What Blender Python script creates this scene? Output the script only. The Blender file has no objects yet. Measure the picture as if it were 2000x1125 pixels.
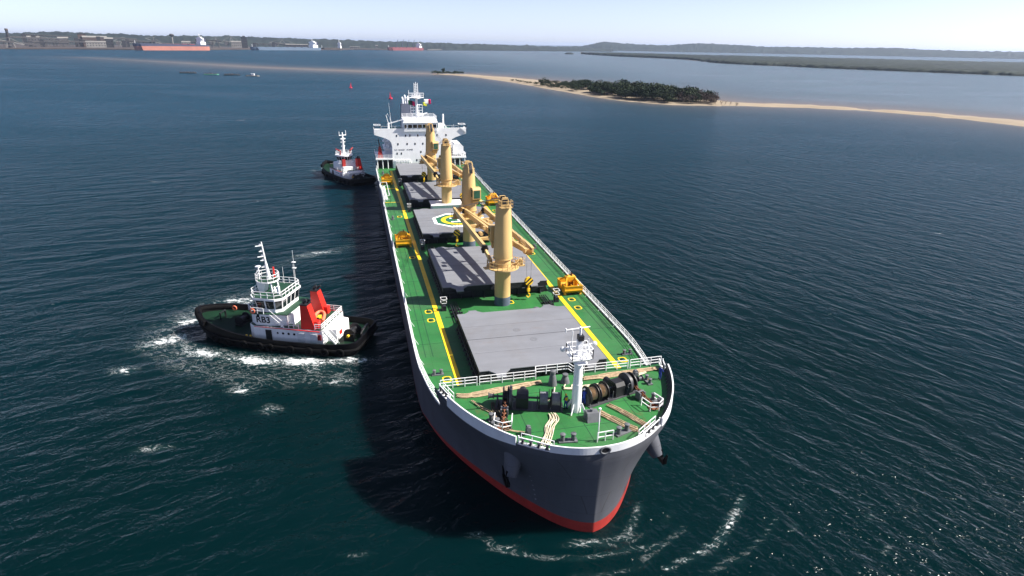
import bpy, bmesh, math, random
import numpy as np
from mathutils import Vector, Matrix

R = math.radians
scene = bpy.context.scene
col = scene.collection
random.seed(7)
RNG = np.random.default_rng(11)

# ------------------------------------------------------------------ camera
cam_d = bpy.data.cameras.new('camera')
cam = bpy.data.objects.new('camera', cam_d)
col.objects.link(cam)
scene.camera = cam
CAM = Vector((79.367, -20.861, 46.89))
yaw, pitch, roll = R(13.997), R(21.396), R(0.989)
fwd = Vector((-math.cos(yaw)*math.cos(pitch), math.sin(yaw)*math.cos(pitch), -math.sin(pitch)))
rgt = fwd.cross(Vector((0, 0, 1))).normalized()
upv = rgt.cross(fwd)
r2 = rgt*math.cos(roll) + upv*math.sin(roll)
u2 = -rgt*math.sin(roll) + upv*math.cos(roll)
m3 = Matrix((r2, u2, -fwd)).transposed()
cam.matrix_world = Matrix.Translation(CAM) @ m3.to_4x4()
cam_d.sensor_width = 36.0
cam_d.lens = 36.0*1219.4/2000.0
cam_d.clip_start = 0.5
cam_d.clip_end = 90000.0

# ------------------------------------------------------------------ sky and sun
SUN_EL = R(43.0)
sun_h = Vector((0.25, 0.968, 0)).normalized()
sun_dir = Vector((sun_h.x*math.cos(SUN_EL), sun_h.y*math.cos(SUN_EL), math.sin(SUN_EL)))
world = bpy.data.worlds.new('World')
scene.world = world
world.use_nodes = True
wn = world.node_tree
wn.nodes.clear()
sky = wn.nodes.new('ShaderNodeTexSky')
sky.sky_type = 'NISHITA'
sky.sun_disc = False
sky.sun_elevation = SUN_EL
sky.sun_rotation = math.atan2(sun_h.x, sun_h.y)
sky.air_density = 0.45
sky.dust_density = 0.5
sky.ozone_density = 1.8
bg = wn.nodes.new('ShaderNodeBackground')
bg.inputs['Strength'].default_value = 0.085
wo = wn.nodes.new('ShaderNodeOutputWorld')
hs = wn.nodes.new('ShaderNodeHueSaturation')      # pale maritime air: less saturated than the clear-sky model
hs.inputs['Saturation'].default_value = 0.74
tint = wn.nodes.new('ShaderNodeMix')
tint.data_type = 'RGBA'; tint.blend_type = 'MULTIPLY'
tint.inputs['Factor'].default_value = 1.0
tint.inputs['B'].default_value = (1.06, 1.0, 1.10, 1)
wn.links.new(sky.outputs[0], hs.inputs['Color'])
wn.links.new(hs.outputs[0], tint.inputs['A'])
wn.links.new(tint.outputs['Result'], bg.inputs['Color'])
wn.links.new(bg.outputs[0], wo.inputs['Surface'])

sun_d = bpy.data.lights.new('sun', 'SUN')
sun_d.energy = 5.0
sun_d.angle = R(0.53)
sun_d.color = (1.0, 0.95, 0.87)
sun = bpy.data.objects.new('sun', sun_d)
sun.rotation_euler = sun_dir.to_track_quat('Z', 'Y').to_euler()
sun.location = (0, 0, 400)
col.objects.link(sun)

scene.view_settings.view_transform = 'Standard'
scene.view_settings.look = 'None'
scene.view_settings.gamma = 1.0
scene.view_settings.exposure = 1.15
scene.view_settings.use_curve_mapping = False
scene.render.engine = 'CYCLES'
scene.cycles.max_bounces = 6
scene.cycles.volume_bounces = 0
HAZE = 0.00004          # density of the sea haze
scene.cycles.sample_clamp_indirect = 4.0
scene.cycles.sample_clamp_direct = 12.0
scene.cycles.caustics_reflective = False
scene.cycles.caustics_refractive = False

# ------------------------------------------------------------------ materials
def mat(name, c, rough=0.55, metal=0.0, var=0.12, vscale=0.6, bump=0.0, bscale=6.0, rust=0.0, spec=0.4, streak=None, plates=None, dirt=0.0, dirtc=(0.10, 0.085, 0.065)):
    """plain paint: base colour with uneven fading, optional rust stains and fine relief"""
    m = bpy.data.materials.new(name)
    m.use_nodes = True
    nt = m.node_tree
    b = nt.nodes['Principled BSDF']
    b.inputs['Roughness'].default_value = rough
    b.inputs['Metallic'].default_value = metal
    b.inputs['Specular IOR Level'].default_value = spec
    tc = nt.nodes.new('ShaderNodeTexCoord')
    src = tc.outputs['Object']
    if streak:
        mp = nt.nodes.new('ShaderNodeMapping')
        mp.inputs['Scale'].default_value = streak
        nt.links.new(src, mp.inputs['Vector'])
        src = mp.outputs['Vector']
    n = nt.nodes.new('ShaderNodeTexNoise')
    n.inputs['Scale'].default_value = vscale
    n.inputs['Detail'].default_value = 6
    n.inputs['Roughness'].default_value = 0.65
    nt.links.new(src, n.inputs['Vector'])
    rmp = nt.nodes.new('ShaderNodeValToRGB')
    rmp.color_ramp.elements[0].position = 0.3
    rmp.color_ramp.elements[1].position = 0.7
    lo = [max(0, x*(1-var)) for x in c]
    hi = [min(1, x*(1+var)) for x in c]
    rmp.color_ramp.elements[0].color = (*lo, 1)
    rmp.color_ramp.elements[1].color = (*hi, 1)
    nt.links.new(n.outputs['Fac'], rmp.inputs['Fac'])
    out = rmp.outputs['Color']
    if rust > 0:
        n2 = nt.nodes.new('ShaderNodeTexNoise')
        n2.inputs['Scale'].default_value = vscale*2.3
        n2.inputs['Detail'].default_value = 8
        n2.inputs['Roughness'].default_value = 0.7
        nt.links.new(src, n2.inputs['Vector'])
        mr = nt.nodes.new('ShaderNodeMapRange')
        mr.inputs['From Min'].default_value = 0.60
        mr.inputs['From Max'].default_value = 0.74
        mr.inputs['To Max'].default_value = rust
        nt.links.new(n2.outputs['Fac'], mr.inputs['Value'])
        mx = nt.nodes.new('ShaderNodeMix')
        mx.data_type = 'RGBA'
        nt.links.new(mr.outputs[0], mx.inputs['Factor'])
        nt.links.new(out, mx.inputs['A'])
        mx.inputs['B'].default_value = (0.16, 0.07, 0.03, 1)
        out = mx.outputs['Result']
    if dirt > 0:
        n4 = nt.nodes.new('ShaderNodeTexNoise')
        n4.inputs['Scale'].default_value = 0.11
        n4.inputs['Detail'].default_value = 10
        n4.inputs['Roughness'].default_value = 0.72
        n4.inputs['Distortion'].default_value = 0.8
        nt.links.new(tc.outputs['Object'], n4.inputs['Vector'])
        md = nt.nodes.new('ShaderNodeMapRange')
        md.inputs['From Min'].default_value = 0.46
        md.inputs['From Max'].default_value = 0.72
        md.inputs['To Max'].default_value = dirt
        nt.links.new(n4.outputs['Fac'], md.inputs['Value'])
        mx2 = nt.nodes.new('ShaderNodeMix')
        mx2.data_type = 'RGBA'
        nt.links.new(md.outputs[0], mx2.inputs['Factor'])
        nt.links.new(out, mx2.inputs['A'])
        mx2.inputs['B'].default_value = (*dirtc, 1)
        out = mx2.outputs['Result']
    seam = None
    if plates:
        # welded plating: long strakes along x, faint seams
        sx_ = nt.nodes.new('ShaderNodeSeparateXYZ'); nt.links.new(tc.outputs['Object'], sx_.inputs[0])
        cx_ = nt.nodes.new('ShaderNodeCombineXYZ')
        nt.links.new(sx_.outputs['X'], cx_.inputs['X']); nt.links.new(sx_.outputs[plates[2]], cx_.inputs['Y'])
        br = nt.nodes.new('ShaderNodeTexBrick')
        br.inputs['Scale'].default_value = 1.0
        br.inputs['Brick Width'].default_value = plates[0]
        br.inputs['Row Height'].default_value = plates[1]
        br.inputs['Mortar Size'].default_value = 0.022
        br.inputs['Mortar Smooth'].default_value = 0.4
        br.inputs['Color1'].default_value = (1, 1, 1, 1); br.inputs['Color2'].default_value = (0.90, 0.90, 0.90, 1); br.inputs['Mortar'].default_value = (0.66, 0.63, 0.60, 1)
        nt.links.new(cx_.outputs[0], br.inputs['Vector'])
        mx3 = nt.nodes.new('ShaderNodeMix')
        mx3.data_type = 'RGBA'; mx3.blend_type = 'MULTIPLY'; mx3.inputs['Factor'].default_value = 1.0
        nt.links.new(out, mx3.inputs['A']); nt.links.new(br.outputs['Color'], mx3.inputs['B'])
        out = mx3.outputs['Result']
    nt.links.new(out, b.inputs['Base Color'])
    if bump > 0:
        n3 = nt.nodes.new('ShaderNodeTexNoise')
        n3.inputs['Scale'].default_value = bscale
        n3.inputs['Detail'].default_value = 4
        nt.links.new(tc.outputs['Object'], n3.inputs['Vector'])
        bp = nt.nodes.new('ShaderNodeBump')
        bp.inputs['Strength'].default_value = 0.6
        bp.inputs['Distance'].default_value = bump
        nt.links.new(n3.outputs['Fac'], bp.inputs['Height'])
        nt.links.new(bp.outputs[0], b.inputs['Normal'])
    return m

MT = {}
MT['hull'] = mat('hull_grey_paint', (0.086, 0.090, 0.104), 0.5, var=0.14, vscale=0.35, bump=0.04, bscale=0.35, rust=0.35, streak=(1, 1, 0.16), spec=0.2, plates=(8.0, 2.4, 'Z'))
MT['boot'] = mat('red_antifouling', (0.32, 0.030, 0.024), 0.5, var=0.22, vscale=0.6, rust=0.35)
MT['white'] = mat('white_ship_paint', (0.84, 0.84, 0.84), 0.42, var=0.05, vscale=0.7, rust=0.10, streak=(1, 1, 0.2))
MT['whitebow'] = mat('white_bulwark_paint', (0.68, 0.69, 0.70), 0.5, var=0.08, vscale=0.7, rust=0.18)
MT['deck'] = mat('green_deck_paint', (0.020, 0.138, 0.032), 0.6, var=0.22, vscale=0.28, bump=0.012, bscale=2.5, rust=0.55, dirt=0.5, dirtc=(0.065, 0.105, 0.055), plates=(6.0, 2.2, 'Y'))
MT['deckdark'] = mat('dark_green_deck_paint', (0.008, 0.045, 0.022), 0.6, var=0.2, vscale=0.5, rust=0.2)
MT['cover'] = mat('grey_hatch_paint', (0.172, 0.178, 0.196), 0.55, var=0.14, vscale=0.40, bump=0.02, bscale=0.6, rust=0.22, streak=(1, 0.25, 1), dirt=0.35, dirtc=(0.12, 0.105, 0.09))
MT['coam'] = mat('charcoal_coaming_paint', (0.014, 0.015, 0.020), 0.55, var=0.3, vscale=0.8, rust=0.12)
MT['cream'] = mat('cream_crane_paint', (0.55, 0.37, 0.155), 0.45, var=0.07, vscale=0.5, rust=0.24, streak=(1, 1, 0.35))
MT['ped'] = mat('slate_pedestal_paint', (0.085, 0.105, 0.145), 0.5, var=0.12, vscale=0.8)
MT['yellow'] = mat('yellow_line_paint', (0.80, 0.52, 0.015), 0.55, var=0.12, vscale=0.9, rust=0.12)
MT['grab'] = mat('ochre_grab_paint', (0.68, 0.36, 0.015), 0.5, var=0.16, vscale=0.9, rust=0.5)
MT['black'] = mat('black_machinery', (0.012, 0.012, 0.014), 0.5, var=0.4, vscale=1.5, rust=0.06)
MT['winch'] = mat('winch_grey', (0.05, 0.052, 0.058), 0.5, var=0.3, vscale=1.5, rust=0.2)
MT['bitt'] = mat('bitt_grey', (0.11, 0.115, 0.125), 0.55, var=0.25, vscale=2.0, rust=0.25)
MT['wire'] = mat('grey_steel_wire', (0.20, 0.21, 0.23), 0.5, metal=0.3, var=0.2, vscale=4)
MT['greydrum'] = mat('pale_wire_drum', (0.30, 0.30, 0.33), 0.6, var=0.25, vscale=4)
MT['rope'] = mat('natural_rope', (0.40, 0.30, 0.19), 0.9, var=0.3, vscale=3.0, bump=0.03, bscale=14)
MT['ropew'] = mat('pale_rope', (0.56, 0.49, 0.37), 0.9, var=0.25, vscale=3.0, bump=0.03, bscale=14)
MT['roped'] = mat('dark_old_rope', (0.07, 0.055, 0.04), 0.9, var=0.4, vscale=3.0, bump=0.03, bscale=14)
MT['rust'] = mat('rusty_steel', (0.20, 0.075, 0.035), 0.8, var=0.4, vscale=2.0, bump=0.02)
MT['glass'] = mat('dark_window_glass', (0.008, 0.012, 0.016), 0.06, var=0.2, spec=0.7)
MT['gglass'] = mat('green_tinted_glass', (0.03, 0.09, 0.055), 0.08, var=0.2, spec=0.7)
MT['red'] = mat('red_funnel_paint', (0.60, 0.022, 0.014), 0.42, var=0.10, vscale=0.7, rust=0.05)
MT['dred'] = mat('dark_red_paint', (0.26, 0.018, 0.016), 0.5, var=0.15)
MT['tughull'] = mat('black_tug_hull', (0.003, 0.003, 0.004), 0.5, var=0.35, vscale=0.8, rust=0.04, spec=0.15)
MT['tugdeck'] = mat('wet_tug_deck_paint', (0.004, 0.022, 0.011), 0.6, var=0.3, vscale=0.6, rust=0.1, spec=0.2)
MT['rubber'] = mat('worn_black_rubber', (0.004, 0.004, 0.0045), 0.85, var=0.4, vscale=2.0, spec=0.12)
MT['orange'] = mat('orange_boat_rubber', (0.72, 0.17, 0.09), 0.55, var=0.12)
MT['yel2'] = mat('bright_yellow_plastic', (0.75, 0.50, 0.03), 0.5, var=0.1)
MT['hazard'] = mat('hazard_yellow', (0.78, 0.47, 0.02), 0.5, var=0.1)
MT['letter'] = mat('black_lettering', (0.012, 0.013, 0.018), 0.6, var=0.1)
MT['greylet'] = mat('grey_lettering', (0.22, 0.22, 0.24), 0.6, var=0.1)
MT['hgreen'] = mat('helipad_green', (0.012, 0.11, 0.055), 0.6, var=0.12, vscale=0.8)
MT['buoy'] = mat('red_buoy_paint', (0.50, 0.02, 0.05), 0.5, var=0.15)
MT['blue'] = mat('blue_overall_cloth', (0.012, 0.035, 0.24), 0.85, var=0.25, vscale=6)
MT['yvest'] = mat('yellow_vest_cloth', (0.75, 0.42, 0.02), 0.8, var=0.15, vscale=6)
MT['skin'] = mat('skin', (0.28, 0.15, 0.09), 0.6, var=0.1, vscale=8)
MT['sand'] = mat('pale_sand', (0.25, 0.20, 0.14), 0.95, var=0.16, vscale=0.04, bump=0.1, bscale=0.3)
MT['funnelgrey'] = mat('navy_grey_funnel', (0.10, 0.115, 0.16), 0.5, var=0.12)
MT['bark'] = mat('dry_bark', (0.12, 0.085, 0.06), 0.9, var=0.3, vscale=1.5)
MT['deadwood'] = mat('bleached_dead_wood', (0.30, 0.24, 0.18), 0.9, var=0.25, vscale=1.5)
MT['quay'] = mat('weathered_quay_concrete', (0.05, 0.038, 0.032), 0.9, var=0.35, vscale=0.03)
MT['steel'] = mat('weathered_port_steel', (0.07, 0.065, 0.065), 0.7, var=0.3, vscale=0.08)
MT['palesteel'] = mat('pale_port_cladding', (0.20, 0.19, 0.175), 0.7, var=0.2, vscale=0.08)
MT['darksteel'] = mat('dark_port_steel', (0.02, 0.019, 0.021), 0.7, var=0.3, vscale=0.08)
MT['brick'] = mat('brown_port_building', (0.075, 0.05, 0.04), 0.8, var=0.2, vscale=0.08)
MT['salmon'] = mat('salmon_hull_paint', (0.36, 0.14, 0.10), 0.6, var=0.14, vscale=0.05, rust=0.2)
MT['bluehull'] = mat('faded_blue_hull', (0.085, 0.125, 0.18), 0.6, var=0.12, vscale=0.05)
MT['navy'] = mat('navy_topside_paint', (0.035, 0.04, 0.075), 0.6, var=0.15, vscale=0.05)
MT['maroon'] = mat('maroon_hull_paint', (0.17, 0.045, 0.05), 0.6, var=0.15, vscale=0.05)
MT['greenboat'] = mat('green_pontoon_paint', (0.10, 0.30, 0.20), 0.6, var=0.2)
MT['flag_g'] = mat('flag_green', (0.01, 0.12, 0.05), 0.8)
MT['flag_w'] = mat('flag_white', (0.8, 0.8, 0.78), 0.8)
MT['flag_r'] = mat('flag_red', (0.55, 0.01, 0.10), 0.8)
MT['flag_y'] = mat('flag_yellow', (0.6, 0.62, 0.05), 0.8)
MT['mud'] = mat('forest_floor_soil', (0.05, 0.045, 0.035), 0.95, var=0.3, vscale=0.01)

def leafmat(name, c, var=0.45, vscale=0.25, rough=0.75):
    m = mat(name, c, rough, var=var, vscale=vscale, spec=0.2)
    return m
MT['leaf'] = leafmat('dark_bush_leaves', (0.011, 0.025, 0.007))
MT['leaf2'] = leafmat('olive_bush_leaves', (0.018, 0.030, 0.008))
MT['twig'] = leafmat('bare_brown_twigs', (0.05, 0.033, 0.028), var=0.3)
MT['canopy'] = leafmat('mangrove_canopy', (0.012, 0.018, 0.011), var=0.5, vscale=0.006)
MT['canopy2'] = leafmat('far_forest_canopy', (0.015, 0.022, 0.016), var=0.5, vscale=0.005)

# ------------------------------------------------------------------ mesh builder
class MB:
    def __init__(s):
        s.v = []; s.f = []; s.m = []; s.mi = 0
    def add(s, vs, fs):
        o = len(s.v)
        s.v += [tuple(p) for p in vs]
        s.f += [tuple(i+o for i in f) for f in fs]
        s.m += [s.mi]*len(fs)
        return s
    def box(s, x0, x1, y0, y1, z0, z1):
        vs = [(x0,y0,z0),(x1,y0,z0),(x1,y1,z0),(x0,y1,z0),(x0,y0,z1),(x1,y0,z1),(x1,y1,z1),(x0,y1,z1)]
        return s.add(vs, [(0,3,2,1),(4,5,6,7),(0,1,5,4),(1,2,6,5),(2,3,7,6),(3,0,4,7)])
    def frus(s, b, t, z0, z1):
        """tapered box: b and t are (x0,x1,y0,y1) below and above"""
        vs = [(b[0],b[2],z0),(b[1],b[2],z0),(b[1],b[3],z0),(b[0],b[3],z0),(t[0],t[2],z1),(t[1],t[2],z1),(t[1],t[3],z1),(t[0],t[3],z1)]
        return s.add(vs, [(0,3,2,1),(4,5,6,7),(0,1,5,4),(1,2,6,5),(2,3,7,6),(3,0,4,7)])
    def beam(s, p, q, w, h, w2=None, h2=None):
        p = Vector(p); q = Vector(q); d = (q-p).normalized()
        up = Vector((0,0,1)) if abs(d.z) < 0.95 else Vector((1,0,0))
        sd = d.cross(up).normalized(); u = sd.cross(d)
        w2 = w if w2 is None else w2; h2 = h if h2 is None else h2
        vs = []
        for c, ww, hh in ((p,w,h),(q,w2,h2)):
            for a, b in ((-1,-1),(1,-1),(1,1),(-1,1)):
                vs.append(c + sd*(a*ww/2) + u*(b*hh/2))
        return s.add(vs, [(0,1,2,3),(7,6,5,4),(0,4,5,1),(1,5,6,2),(2,6,7,3),(3,7,4,0)])
    def tube(s, p, q, r, r2=None, n=8, cap=True):
        p = Vector(p); q = Vector(q); d = (q-p)
        if d.length < 1e-6: return s
        d.normalize()
        up = Vector((0,0,1)) if abs(d.z) < 0.95 else Vector((1,0,0))
        a = d.cross(up).normalized(); b = a.cross(d)
        r2 = r if r2 is None else r2
        vs = []
        for c, rr in ((p,r),(q,r2)):
            for i in range(n):
                t = 2*math.pi*i/n
                vs.append(c + a*(math.cos(t)*rr) + b*(math.sin(t)*rr))
        fs = [(i, (i+1) % n, n+(i+1) % n, n+i) for i in range(n)]
        if cap:
            fs.append(tuple(range(n-1, -1, -1))); fs.append(tuple(range(n, 2*n)))
        return s.add(vs, fs)
    def path(s, pts, r, n=6):
        pts = [Vector(p) for p in pts]
        N = len(pts); vs = []
        for i, p in enumerate(pts):
            d = (pts[min(i+1, N-1)] - pts[max(i-1, 0)]).normalized()
            up = Vector((0,0,1)) if abs(d.z) < 0.9 else Vector((1,0,0))
            a = d.cross(up).normalized(); b = a.cross(d)
            for k in range(n):
                t = 2*math.pi*k/n
                vs.append(p + a*(math.cos(t)*r) + b*(math.sin(t)*r))
        fs = [(i*n+k, i*n+(k+1) % n, (i+1)*n+(k+1) % n, (i+1)*n+k) for i in range(N-1) for k in range(n)]
        fs.append(tuple(range(n-1, -1, -1))); fs.append(tuple((N-1)*n+k for k in range(n)))
        return s.add(vs, fs)
    def lathe(s, prof, c=(0,0,0), n=24, axis='z'):
        vs = []; N = len(prof)
        for r, h in prof:
            for i in range(n):
                t = 2*math.pi*i/n
                x, y = math.cos(t)*r, math.sin(t)*r
                if axis == 'z': p = (c[0]+x, c[1]+y, c[2]+h)
                elif axis == 'y': p = (c[0]+y, c[1]+h, c[2]+x)
                else: p = (c[0]+h, c[1]+x, c[2]+y)
                vs.append(p)
        fs = [(i*n+k, i*n+(k+1) % n, (i+1)*n+(k+1) % n, (i+1)*n+k) for i in range(N-1) for k in range(n)]
        fs.append(tuple(range(n-1, -1, -1))); fs.append(tuple((N-1)*n+k for k in range(n)))
        return s.add(vs, fs)
    def prism(s, poly, z0, z1):
        n = len(poly)
        vs = [(x, y, z0) for x, y in poly] + [(x, y, z1) for x, y in poly]
        fs = [tuple(range(n-1, -1, -1)), tuple(range(n, 2*n))] + [(i, (i+1) % n, n+(i+1) % n, n+i) for i in range(n)]
        return s.add(vs, fs)
    def prismx(s, poly, x0, x1):
        """polygon in (y, z) swept along x"""
        n = len(poly)
        vs = [(x0, y, z) for y, z in poly] + [(x1, y, z) for y, z in poly]
        fs = [tuple(range(n-1, -1, -1)), tuple(range(n, 2*n))] + [(i, (i+1) % n, n+(i+1) % n, n+i) for i in range(n)]
        return s.add(vs, fs)
    def prismy(s, poly, y0, y1):
        """polygon in (x, z) swept along y"""
        n = len(poly)
        vs = [(x, y0, z) for x, z in poly] + [(x, y1, z) for x, z in poly]
        fs = [tuple(range(n)), tuple(range(2*n-1, n-1, -1))] + [(i, n+i, n+(i+1) % n, (i+1) % n) for i in range(n)]
        return s.add(vs, fs)
    def ring(s, c, r, w, z, n=24, sx=1.0, sy=1.0):
        vs = []
        for rr in (r, r+w):
            for i in range(n):
                t = 2*math.pi*i/n
                vs.append((c[0]+math.cos(t)*rr*sx, c[1]+math.sin(t)*rr*sy, z))
        return s.add(vs, [(i, n+i, n+(i+1) % n, (i+1) % n) for i in range(n)])
    def torus(s, c, R0, r, axis='z', n=18, k=6):
        vs = []
        for i in range(n):
            t = 2*math.pi*i/n
            for j in range(k):
                q = 2*math.pi*j/k
                rr = R0 + r*math.cos(q); h = r*math.sin(q)
                x, y = math.cos(t)*rr, math.sin(t)*rr
                if axis == 'z': p = (c[0]+x, c[1]+y, c[2]+h)
                elif axis == 'y': p = (c[0]+x, c[1]+h, c[2]+y)
                else: p = (c[0]+h, c[1]+x, c[2]+y)
                vs.append(p)
        fs = [(i*k+j, i*k+(j+1) % k, ((i+1) % n)*k+(j+1) % k, ((i+1) % n)*k+j) for i in range(n) for j in range(k)]
        return s.add(vs, fs)
    def rail(s, pts, h=1.1, step=1.5, rails=3, r=0.04, pr=0.05, z_is_base=True, closed=False):
        """guard rail: posts and bars along a polyline of base points"""
        P = [Vector(p) for p in pts]
        if closed: P.append(P[0])
        for a, b in zip(P[:-1], P[1:]):
            L = (b-a).length; k = max(1, round(L/step))
            for i in range(k+1):
                c = a.lerp(b, i/k)
                s.beam(c, c+Vector((0,0,h)), pr*1.6, pr*1.6)
            for j in range(rails):
                z = Vector((0,0,h*(j+1)/rails))
                s.beam(a+z, b+z, r*1.8, r*1.8)
        return s
    def obj(s, name, mats, parent=None, smooth=None, loc=None):
        me = bpy.data.meshes.new(name)
        me.from_pydata(s.v, [], s.f)
        bm = bmesh.new(); bm.from_mesh(me)
        bmesh.ops.recalc_face_normals(bm, faces=bm.faces)
        bm.to_mesh(me); bm.free()
        if not isinstance(mats, (list, tuple)): mats = [mats]
        for mm in mats: me.materials.append(MT[mm] if isinstance(mm, str) else mm)
        if len(mats) > 1: me.polygons.foreach_set('material_index', s.m)
        if smooth is not None:
            me.shade_smooth(); me.set_sharp_from_angle(angle=R(smooth))
        o = bpy.data.objects.new(name, me)
        col.objects.link(o)
        if parent: o.parent = parent
        if loc is not None: o.location = loc
        return o

def tag(o, label, cat, group=None, kind=None):
    if label: o['label'] = label
    if cat: o['category'] = cat
    if group: o['group'] = group
    if kind: o['kind'] = kind
    return o
def thing(name, label, cat, loc=(0,0,0), rz=0.0, group=None):
    o = bpy.data.objects.new(name, None)
    o.empty_display_size = 0.5
    col.objects.link(o)
    o.location = loc; o.rotation_euler = (0, 0, rz)
    return tag(o, label, cat, group)
def copy_tree(o, parent=None):
    c = o.copy(); col.objects.link(c); c.parent = parent
    for ch in list(o.children): copy_tree(ch, c)
    return c
def text_mesh(body, size, name, matname, parent, M, depth=0.02, bold=0.0):
    cu = bpy.data.curves.new('lettering', 'FONT')
    cu.body = body; cu.size = size; cu.extrude = depth; cu.offset = bold
    cu.align_x = 'LEFT'; cu.align_y = 'BOTTOM'
    t = bpy.data.objects.new('lettering_tmp', cu)
    col.objects.link(t)
    dg = bpy.context.evaluated_depsgraph_get()
    me = bpy.data.meshes.new_from_object(t.evaluated_get(dg))
    bpy.data.objects.remove(t)
    me.transform(M)
    me.materials.clear(); me.materials.append(MT[matname])
    o = bpy.data.objects.new(name, me); col.objects.link(o); o.parent = parent
    return o
def cat_rom(P, k):
    """smooth a control polyline, k points per span"""
    P = [Vector(p) for p in P]; out = []
    for i in range(len(P)-1):
        p0 = P[max(i-1, 0)]; p1 = P[i]; p2 = P[i+1]; p3 = P[min(i+2, len(P)-1)]
        for j in range(k):
            t = j/k
            out.append(0.5*((2*p1)+(p2-p0)*t+(2*p0-5*p1+4*p2-p3)*t*t+(3*p1-p0-3*p2+p3)*t**3))
    out.append(P[-1])
    return out
def noise2(n, seed, octaves=4, base=4):
    """tileable-ish value noise n x n in 0..1"""
    rg = np.random.default_rng(seed); a = np.zeros((n, n)); amp = 1.0; tot = 0
    for o in range(octaves):
        k = base*2**o
        g = rg.random((k+1, k+1))
        x = np.linspace(0, k, n, endpoint=False); i = x.astype(int); f = x-i; f = f*f*(3-2*f)
        gx = g[i][:, i]*(1-f)[None, :] + g[i][:, i+1]*f[None, :]
        gy = g[i+1][:, i]*(1-f)[None, :] + g[i+1][:, i+1]*f[None, :]
        a += amp*(gx*(1-f)[:, None]+gy*f[:, None]); tot += amp; amp *= 0.55
    return a/tot

# ------------------------------------------------------------------ water: one sheet, finer near the ships
SAND_N = [(-1700,-655),(-1434,-418),(-1157,-183),(-949,98),(-906,139),(-776,173),(-637,190),(-546,201),(-479,212),(-432,240),(-416,280),(-414,298),(-388,359),(-332,407),(-260,420),(-150,428),(0,432)]
SAND_F = [(-1706,-650),(-1442,-412),(-1168,-176),(-966,103),(-945,158),(-890,190),(-790,236),(-720,258),(-610,286),(-520,300),(-470,312),(-446,318),(-412,381),(-350,428),(-290,456),(-180,474),(0,486)]
def poly_dist(X, Y, P):
    """distance to a polyline and signed side (positive on the left of travel)"""
    best = np.full(X.shape, 1e9); side = np.zeros(X.shape)
    for (ax, ay), (bx, by) in zip(P[:-1], P[1:]):
        dx, dy = bx-ax, by-ay; L2 = dx*dx+dy*dy
        t = np.clip(((X-ax)*dx+(Y-ay)*dy)/L2, 0, 1)
        px, py = X-(ax+t*dx), Y-(ay+t*dy)
        d = np.hypot(px, py); cr = dx*(Y-ay)-dy*(X-ax)
        m = d < best
        best = np.where(m, d, best); side = np.where(m, np.sign(cr), side)
    return best, side
def lines(spec):
    out = []
    for a, b, s in spec: out += list(np.arange(a, b, s))
    return np.array(out)
gx = np.concatenate([-np.geomspace(28000, 1800, 26), lines([(-1780, -260, 12), (-260, 22, 1.5), (22, 48, .6), (48, 70, 1.5)]), np.geomspace(72, 6000, 26)])
gy = np.concatenate([-np.geomspace(24000, 760, 24), lines([(-740, -110, 12), (-110, -20, 1.5), (-20, 34, .6), (34, 70, 1.5), (70, 520, 12)]), np.geomspace(535, 24000, 26)])
X, Y = np.meshgrid(gx, gy, indexing='ij')
nx, ny = X.shape
wv = np.stack([X.ravel(), Y.ravel(), np.zeros(X.size)], 1)
idx = np.arange(nx*ny).reshape(nx, ny)
wf = np.stack([idx[:-1,:-1].ravel(), idx[1:,:-1].ravel(), idx[1:,1:].ravel(), idx[:-1,1:].ravel()], 1)
wme = bpy.data.meshes.new('sea_water')
wme.from_pydata(wv.tolist(), [], wf.tolist())
# foam: churned water round the tugs, the bow and a few breaking crests
foam = np.zeros(X.shape)
def foam_blob(cx, cy, ang, rx, ry, s):
    global foam
    c, sn = math.cos(R(ang)), math.sin(R(ang))
    a = ((X-cx)*c+(Y-cy)*sn)/rx; b = (-(X-cx)*sn+(Y-cy)*c)/ry
    foam = np.maximum(foam, s*np.exp(-(a*a+b*b)))
for b in [(-25,-53.6,-60,6,2.6,.86),(-32,-51.5,-80,4,2,.85),(-40.5,-45.4,70,5,1.3,.95),(-37,-49,60,5,1.6,.72),(-18.5,-47,66,6,2.2,.84),
          (-14.5,-39,67,8,2.3,.9),(-12.6,-31.5,75,7,2.3,.92),(-11.5,-24.5,75,6,1.8,.84),(-10.2,-30,80,4,1.2,.86),(-15,-57.5,80,2.4,1.6,.85),
          (-5.4,-39.5,70,2.2,1.6,.88),(6.9,-47.8,85,3.0,.6,.72),(.8,-35,80,2,1.5,.72),(-68,-30.5,80,5,1.3,.84),(-66,-34,85,4,1.2,.78),(-5,-26,80,4,1.5,.74),
          (29.9,-11.8,75,2.0,.6,.52),(32.2,-9.4,80,2.5,.6,.55),(33.4,-1.0,85,3.0,.6,.72),(34.0,3.4,-70,2.5,.6,.50),(36.2,4.5,-70,2.5,.6,.45),(31.8,8.6,-50,2,.5,.42),(37,9.5,-70,3,.5,.55),
          (33.5,15.2,-52,4,.6,.82),(36.5,12.0,-60,2.5,.4,.6),(38.6,11.3,-70,2,.5,.42),(36,21,-60,1.2,.4,.62),(41,28,-60,1.4,.4,.6),(30,-23.6,80,1.6,.5,.50),(36.5,30,-60,1.3,.4,.6),
          (-176,-33,20,5,3,.8),(-168,-36,20,9,2,.66),(-150,-29,60,6,2,.66),(-160,-90,80,4,1,.74)]:
    foam_blob(*b)
def foam_line(P, w, st):
    global foam
    m = (X > -250) & (X < 72) & (Y > -112) & (Y < 72)
    d, _ = poly_dist(X[m], Y[m], P)
    foam[m] = np.maximum(foam[m], st*np.exp(-(d/w)**2))
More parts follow.
